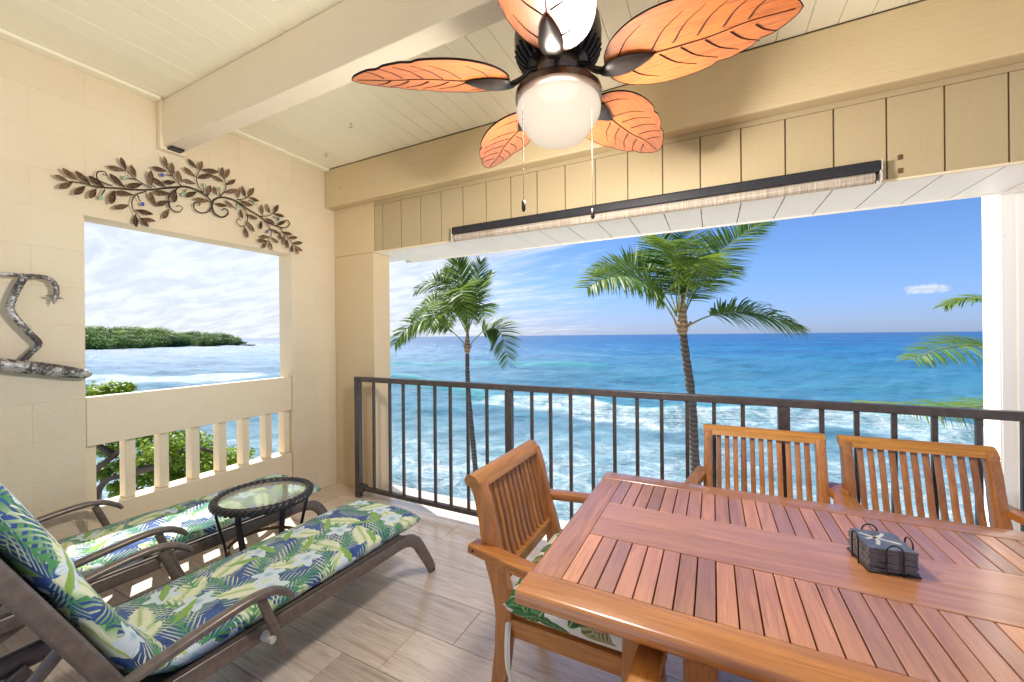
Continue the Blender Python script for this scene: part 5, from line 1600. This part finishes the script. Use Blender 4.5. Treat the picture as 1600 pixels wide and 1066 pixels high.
def palm(label, trunk_px, d, fronds, leaf_len, seed, r_top=0.10, r_base=0.15, nleaf=62, lw=0.015):
    """trunk_px: pixels from the crown down, giving the lean of the trunk; fronds: (base, ctrl, tip) pixels with depth offsets"""
    top = ond(*trunk_px[0], d)
    base = ond(*trunk_px[-1], d)
    dirv = (base - ond(*trunk_px[-2], d)); dirv = dirv / abs(dirv.z)
    foot = base + dirv * (base.z - (SEA + 0.8))
    root = thing('palm_tree', label, 'palm tree', (foot.x, foot.y, SEA + 0.8), 0, 'coconut palms on the shore')
    tp = spline([ond(u, v, d) for u, v in trunk_px] + [foot], 14)
    q = MB()
    n_ = len(tp)
    rads = []
    for i in range(n_):
        f_ = i / (n_ - 1)
        rads.append(r_top + (r_base - r_top) * f_ ** 0.8 + 0.006 * math.sin(i * 2.1) + 0.004 * math.sin(i * 5.3))
    q.tube(tp, rads, 14)
    q.build('trunk', M['bark'], root, local=False, smooth=True)
    q = MB()
    q.tube([top + Vector((0, 0, -0.16)), top + Vector((0, 0, -0.05)), top + Vector((0, 0, 0.12)), top + Vector((0.02, 0, 0.45)), top + Vector((0.02, 0, 0.75))], [r_top * 1.0, r_top * 1.6, r_top * 1.45, r_top * 0.8, r_top * 0.3], 12)
    for k in range(5):
        a = k * 1.26 + seed
        q.tube([top + Vector((0.9 * r_top * math.cos(a), 0.9 * r_top * math.sin(a), -0.02)), top + Vector((2.4 * r_top * math.cos(a), 2.4 * r_top * math.sin(a), 0.10 + 0.03 * (k % 3)))], [0.5 * r_top, 0.28 * r_top], 7)
    q.build('crown_boot', M['boot'], root, local=False, smooth=True)
    for k, fr in enumerate(fronds):
        (b0, c0, t0, dc, dt, opt) = fr
        p0, p1, p2 = ond(*b0, d), ond(*c0, d + dc), ond(*t0, d + dt)
        # control pixel is a point ON the curve at t=.5
        p1 = p1 * 2 - (p0 + p2) * 0.5
        L0 = root.location
        me = frond_mesh('frond', p0 - L0, p1 - L0, p2 - L0, leaf_len * opt.get('ll', 1.0), nleaf, seed * 31 + k, opt.get('droop', 0.5), opt.get('tone', 0.38), opt.get('bare', 0.16), opt.get('spread', 1.0), 0.20 * r_top + 0.006, opt.get('yellow', 0.0), opt.get('face', 1.0), lw)
        piece('frond', me, root)
    return root
def A1(u, v): return (600 + u / 5.33, 390 + v / 5.33)
def A2(u, v): return (900 + u / 4.444, 340 + v / 4.444)
def A3(u, v): return (1340 + u / 4.265, 450 + v / 4.265)
palm('slender coconut palm with a scraggly crown in front of the hazy sea', [(730, 545), (731, 600), (736, 660), (743, 735)], 13.0, [
    (A1(680, 800), A1(360, 585), A1(85, 800), -0.4, -0.8, dict(droop=.65, tone=.35, yellow=.2, bare=.2)),
    (A1(690, 700), A1(470, 430), A1(230, 580), 0.6, 1.0, dict(tone=.6, droop=.6)),
    (A1(690, 660), A1(520, 300), A1(260, 350), 0.3, 0.5, dict(droop=.5, tone=.3)),
    (A1(695, 660), A1(660, 330), A1(600, 70), 0.1, 0.1, dict(droop=.25, tone=.5, spread=.55)),
    (A1(700, 660), A1(745, 370), A1(810, 100), 0.3, 0.4, dict(droop=.3, tone=.3, spread=.6)),
    (A1(705, 660), A1(770, 400), A1(900, 190), 0.9, 1.6, dict(droop=.25, tone=.75, spread=.6, ll=.7)),
    (A1(715, 800), A1(930, 660), A1(1030, 960), -0.3, -0.5, dict(droop=.75, tone=.3, yellow=.45, bare=.22)),
    (A1(690, 690), A1(590, 440), A1(520, 660), -1.0, -1.9, dict(droop=.5, tone=.62, ll=.8)),
    (A1(695, 690), A1(640, 330), A1(690, 560), -0.9, -2.0, dict(droop=.6, tone=.55, ll=.9)),
    (A1(700, 690), A1(740, 420), A1(730, 620), -0.7, -1.5, dict(droop=.6, tone=.35, ll=.9)),
    (A1(690, 660), A1(560, 380), A1(330, 430), 1.0, 2.2, dict(droop=.55, tone=.35)),
    (A1(705, 680), A1(790, 470), A1(840, 620), 1.0, 2.0, dict(droop=.6, tone=.3)),
    (A1(690, 680), A1(560, 500), A1(380, 640), -0.8, -1.6, dict(droop=.6, tone=.5)),
    (A1(695, 660), A1(620, 300), A1(480, 190), 0.5, 0.9, dict(droop=.4, tone=.45)),
], 0.84, 3, 0.062, 0.095, 80, 0.022)
palm('tall coconut palm with a full dark crown in front of the blue sea', [(1066, 512), (1072, 560), (1080, 620), (1086, 725)], 9.0, [
    (A2(700, 690), A2(430, 365), A2(120, 370), 0.4, 0.7, dict(droop=.45, tone=.42, yellow=.2)),
    (A2(690, 720), A2(420, 430), A2(75, 490), -0.5, -1.0, dict(droop=.55, tone=.38, yellow=.35)),
    (A2(705, 660), A2(650, 310), A2(520, 30), 0.2, 0.3, dict(droop=.20, tone=.30)),
    (A2(730, 660), A2(745, 320), A2(775, 20), 0.6, 1.1, dict(droop=.25, tone=.25)),
    (A2(745, 690), A2(930, 320), A2(1300, 30), 0.0, 0.0, dict(droop=.25, tone=.28, yellow=.12)),
    (A2(770, 760), A2(1130, 655), A2(1560, 770), 0.3, 0.3, dict(droop=1.1, tone=.26, yellow=.35, bare=.24, spread=.5)),
    (A2(735, 660), A2(835, 300), A2(870, 480), -0.9, -1.9, dict(droop=.55, tone=.66, ll=.75)),
    (A2(715, 660), A2(690, 260), A2(600, 180), -0.8, -1.7, dict(droop=.4, tone=.55, ll=.9)),
    (A2(750, 690), A2(900, 420), A2(1080, 330), 0.9, 1.9, dict(droop=.4, tone=.3)),
    (A2(700, 680), A2(560, 340), A2(400, 250), 1.2, 2.3, dict(droop=.4, tone=.32)),
    (A2(720, 690), A2(800, 330), A2(960, 130), 1.2, 2.2, dict(droop=.3, tone=.4)),
], 0.88, 5, 0.078, 0.108, 108, 0.0165)
palm('coconut palm mostly hidden behind the white column, only frond ends showing', [(1690, 600), (1695, 680), (1700, 760)], 5.6, [
    (A3(1420, 560), A3(980, 130), A3(575, 120), 0.2, 0.3, dict(droop=.9, tone=.5, yellow=.2, ll=.8, face=.15, spread=.5)),
    (A3(1420, 600), A3(860, 390), A3(370, 480), 0.0, -0.2, dict(droop=.8, tone=.25, yellow=.3, face=.45)),
    (A3(1430, 640), A3(800, 790), A3(20, 760), -0.2, -0.5, dict(droop=1.0, tone=.35, yellow=.4, face=.1, spread=.6)),
    (A3(1480, 560), A3(1700, 100), A3(1900, -100), 0.2, 0.2, dict(tone=.4)),
    (A3(1480, 600), A3(1900, 400), A3(2300, 600), 0.2, 0.2, dict(tone=.4)),
    (A3(1440, 560), A3(1300, 60), A3(1150, -250), 0.8, 1.2, dict(tone=.4)),
], 0.56, 8, 0.10, 0.15, 92, 0.0115)

# ------------------------------------------------------------------ broadleaf tree below the window
D0 = 6.2
tr_foot = ond(215, 900, D0); 
tree = thing('shore_tree', 'leafy green shore tree with dark twisting limbs below the window', 'tree', (tr_foot.x, tr_foot.y, SEA + 0.8))
F_ = Vector((tr_foot.x, tr_foot.y, SEA + 0.8))
q = MB()
fork = ond(175, 860, D0)
q.tube(spline([F_, F_ * .5 + fork * .5 + Vector((0.3, 0.2, 0)), fork], 8), [0.26 - 0.006 * k for k in range(17)], 12)
q.build('trunk', M['limb'], tree, local=False, smooth=True)
limbs = [[fork, ond(150, 790, D0), ond(165, 752, D0 - .1), ond(205, 738, D0), ond(250, 700, D0 + .2)], [fork, ond(130, 770, D0), ond(150, 735, D0), ond(178, 712, D0), ond(196, 690, D0), ond(215, 640, D0 + .3)], [fork, ond(222, 800, D0), ond(243, 765, D0), ond(265, 742, D0 + .2), ond(310, 720, D0 + .3)], [ond(205, 738, D0), ond(255, 725, D0 - .2), ond(300, 700, D0 - .1), ond(350, 712, D0)], [ond(178, 712, D0), ond(150, 690, D0 + .2), ond(140, 640, D0 + .2)], [ond(265, 742, D0 + .2), ond(300, 752, D0), ond(335, 745, D0)]]
for L_ in limbs:
    pts = spline(L_, 6)
    q = MB(); q.tube(pts, [0.055 * (1 - .8 * k / len(pts)) + .006 for k in range(len(pts))], 9); q.build('limb', M['limb'], tree, local=False, smooth=True)
rng = np.random.RandomState(5)
parts = []
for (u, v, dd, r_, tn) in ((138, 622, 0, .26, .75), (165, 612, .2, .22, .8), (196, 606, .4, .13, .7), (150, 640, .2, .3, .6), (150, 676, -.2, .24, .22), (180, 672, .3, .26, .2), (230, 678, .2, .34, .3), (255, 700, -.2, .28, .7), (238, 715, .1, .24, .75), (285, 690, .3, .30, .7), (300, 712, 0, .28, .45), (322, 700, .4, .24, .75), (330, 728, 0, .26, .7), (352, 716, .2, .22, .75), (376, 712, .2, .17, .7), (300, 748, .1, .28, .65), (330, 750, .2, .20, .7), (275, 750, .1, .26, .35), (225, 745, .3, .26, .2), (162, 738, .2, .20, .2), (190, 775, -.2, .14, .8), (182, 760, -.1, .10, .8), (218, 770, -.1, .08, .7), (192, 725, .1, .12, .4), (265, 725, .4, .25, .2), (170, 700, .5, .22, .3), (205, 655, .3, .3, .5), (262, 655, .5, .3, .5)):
    c = ond(u, v, D0 + dd) - tree.location
    cc = (c.x, c.y, c.z)
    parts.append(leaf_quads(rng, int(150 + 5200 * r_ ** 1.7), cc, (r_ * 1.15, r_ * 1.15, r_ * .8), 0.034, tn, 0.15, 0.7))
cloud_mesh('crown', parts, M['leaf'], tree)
pp = ond(158, 780, 11.0)
q = MB(); q.tube([(pp.x, pp.y, SEA + 0.8), (pp.x, pp.y, pp.z + 0.62)], 0.030, 8)
tag(q.build('thin_pole', M['conc'], smooth=True), 'thin grey pole standing below the shore tree', 'pole')
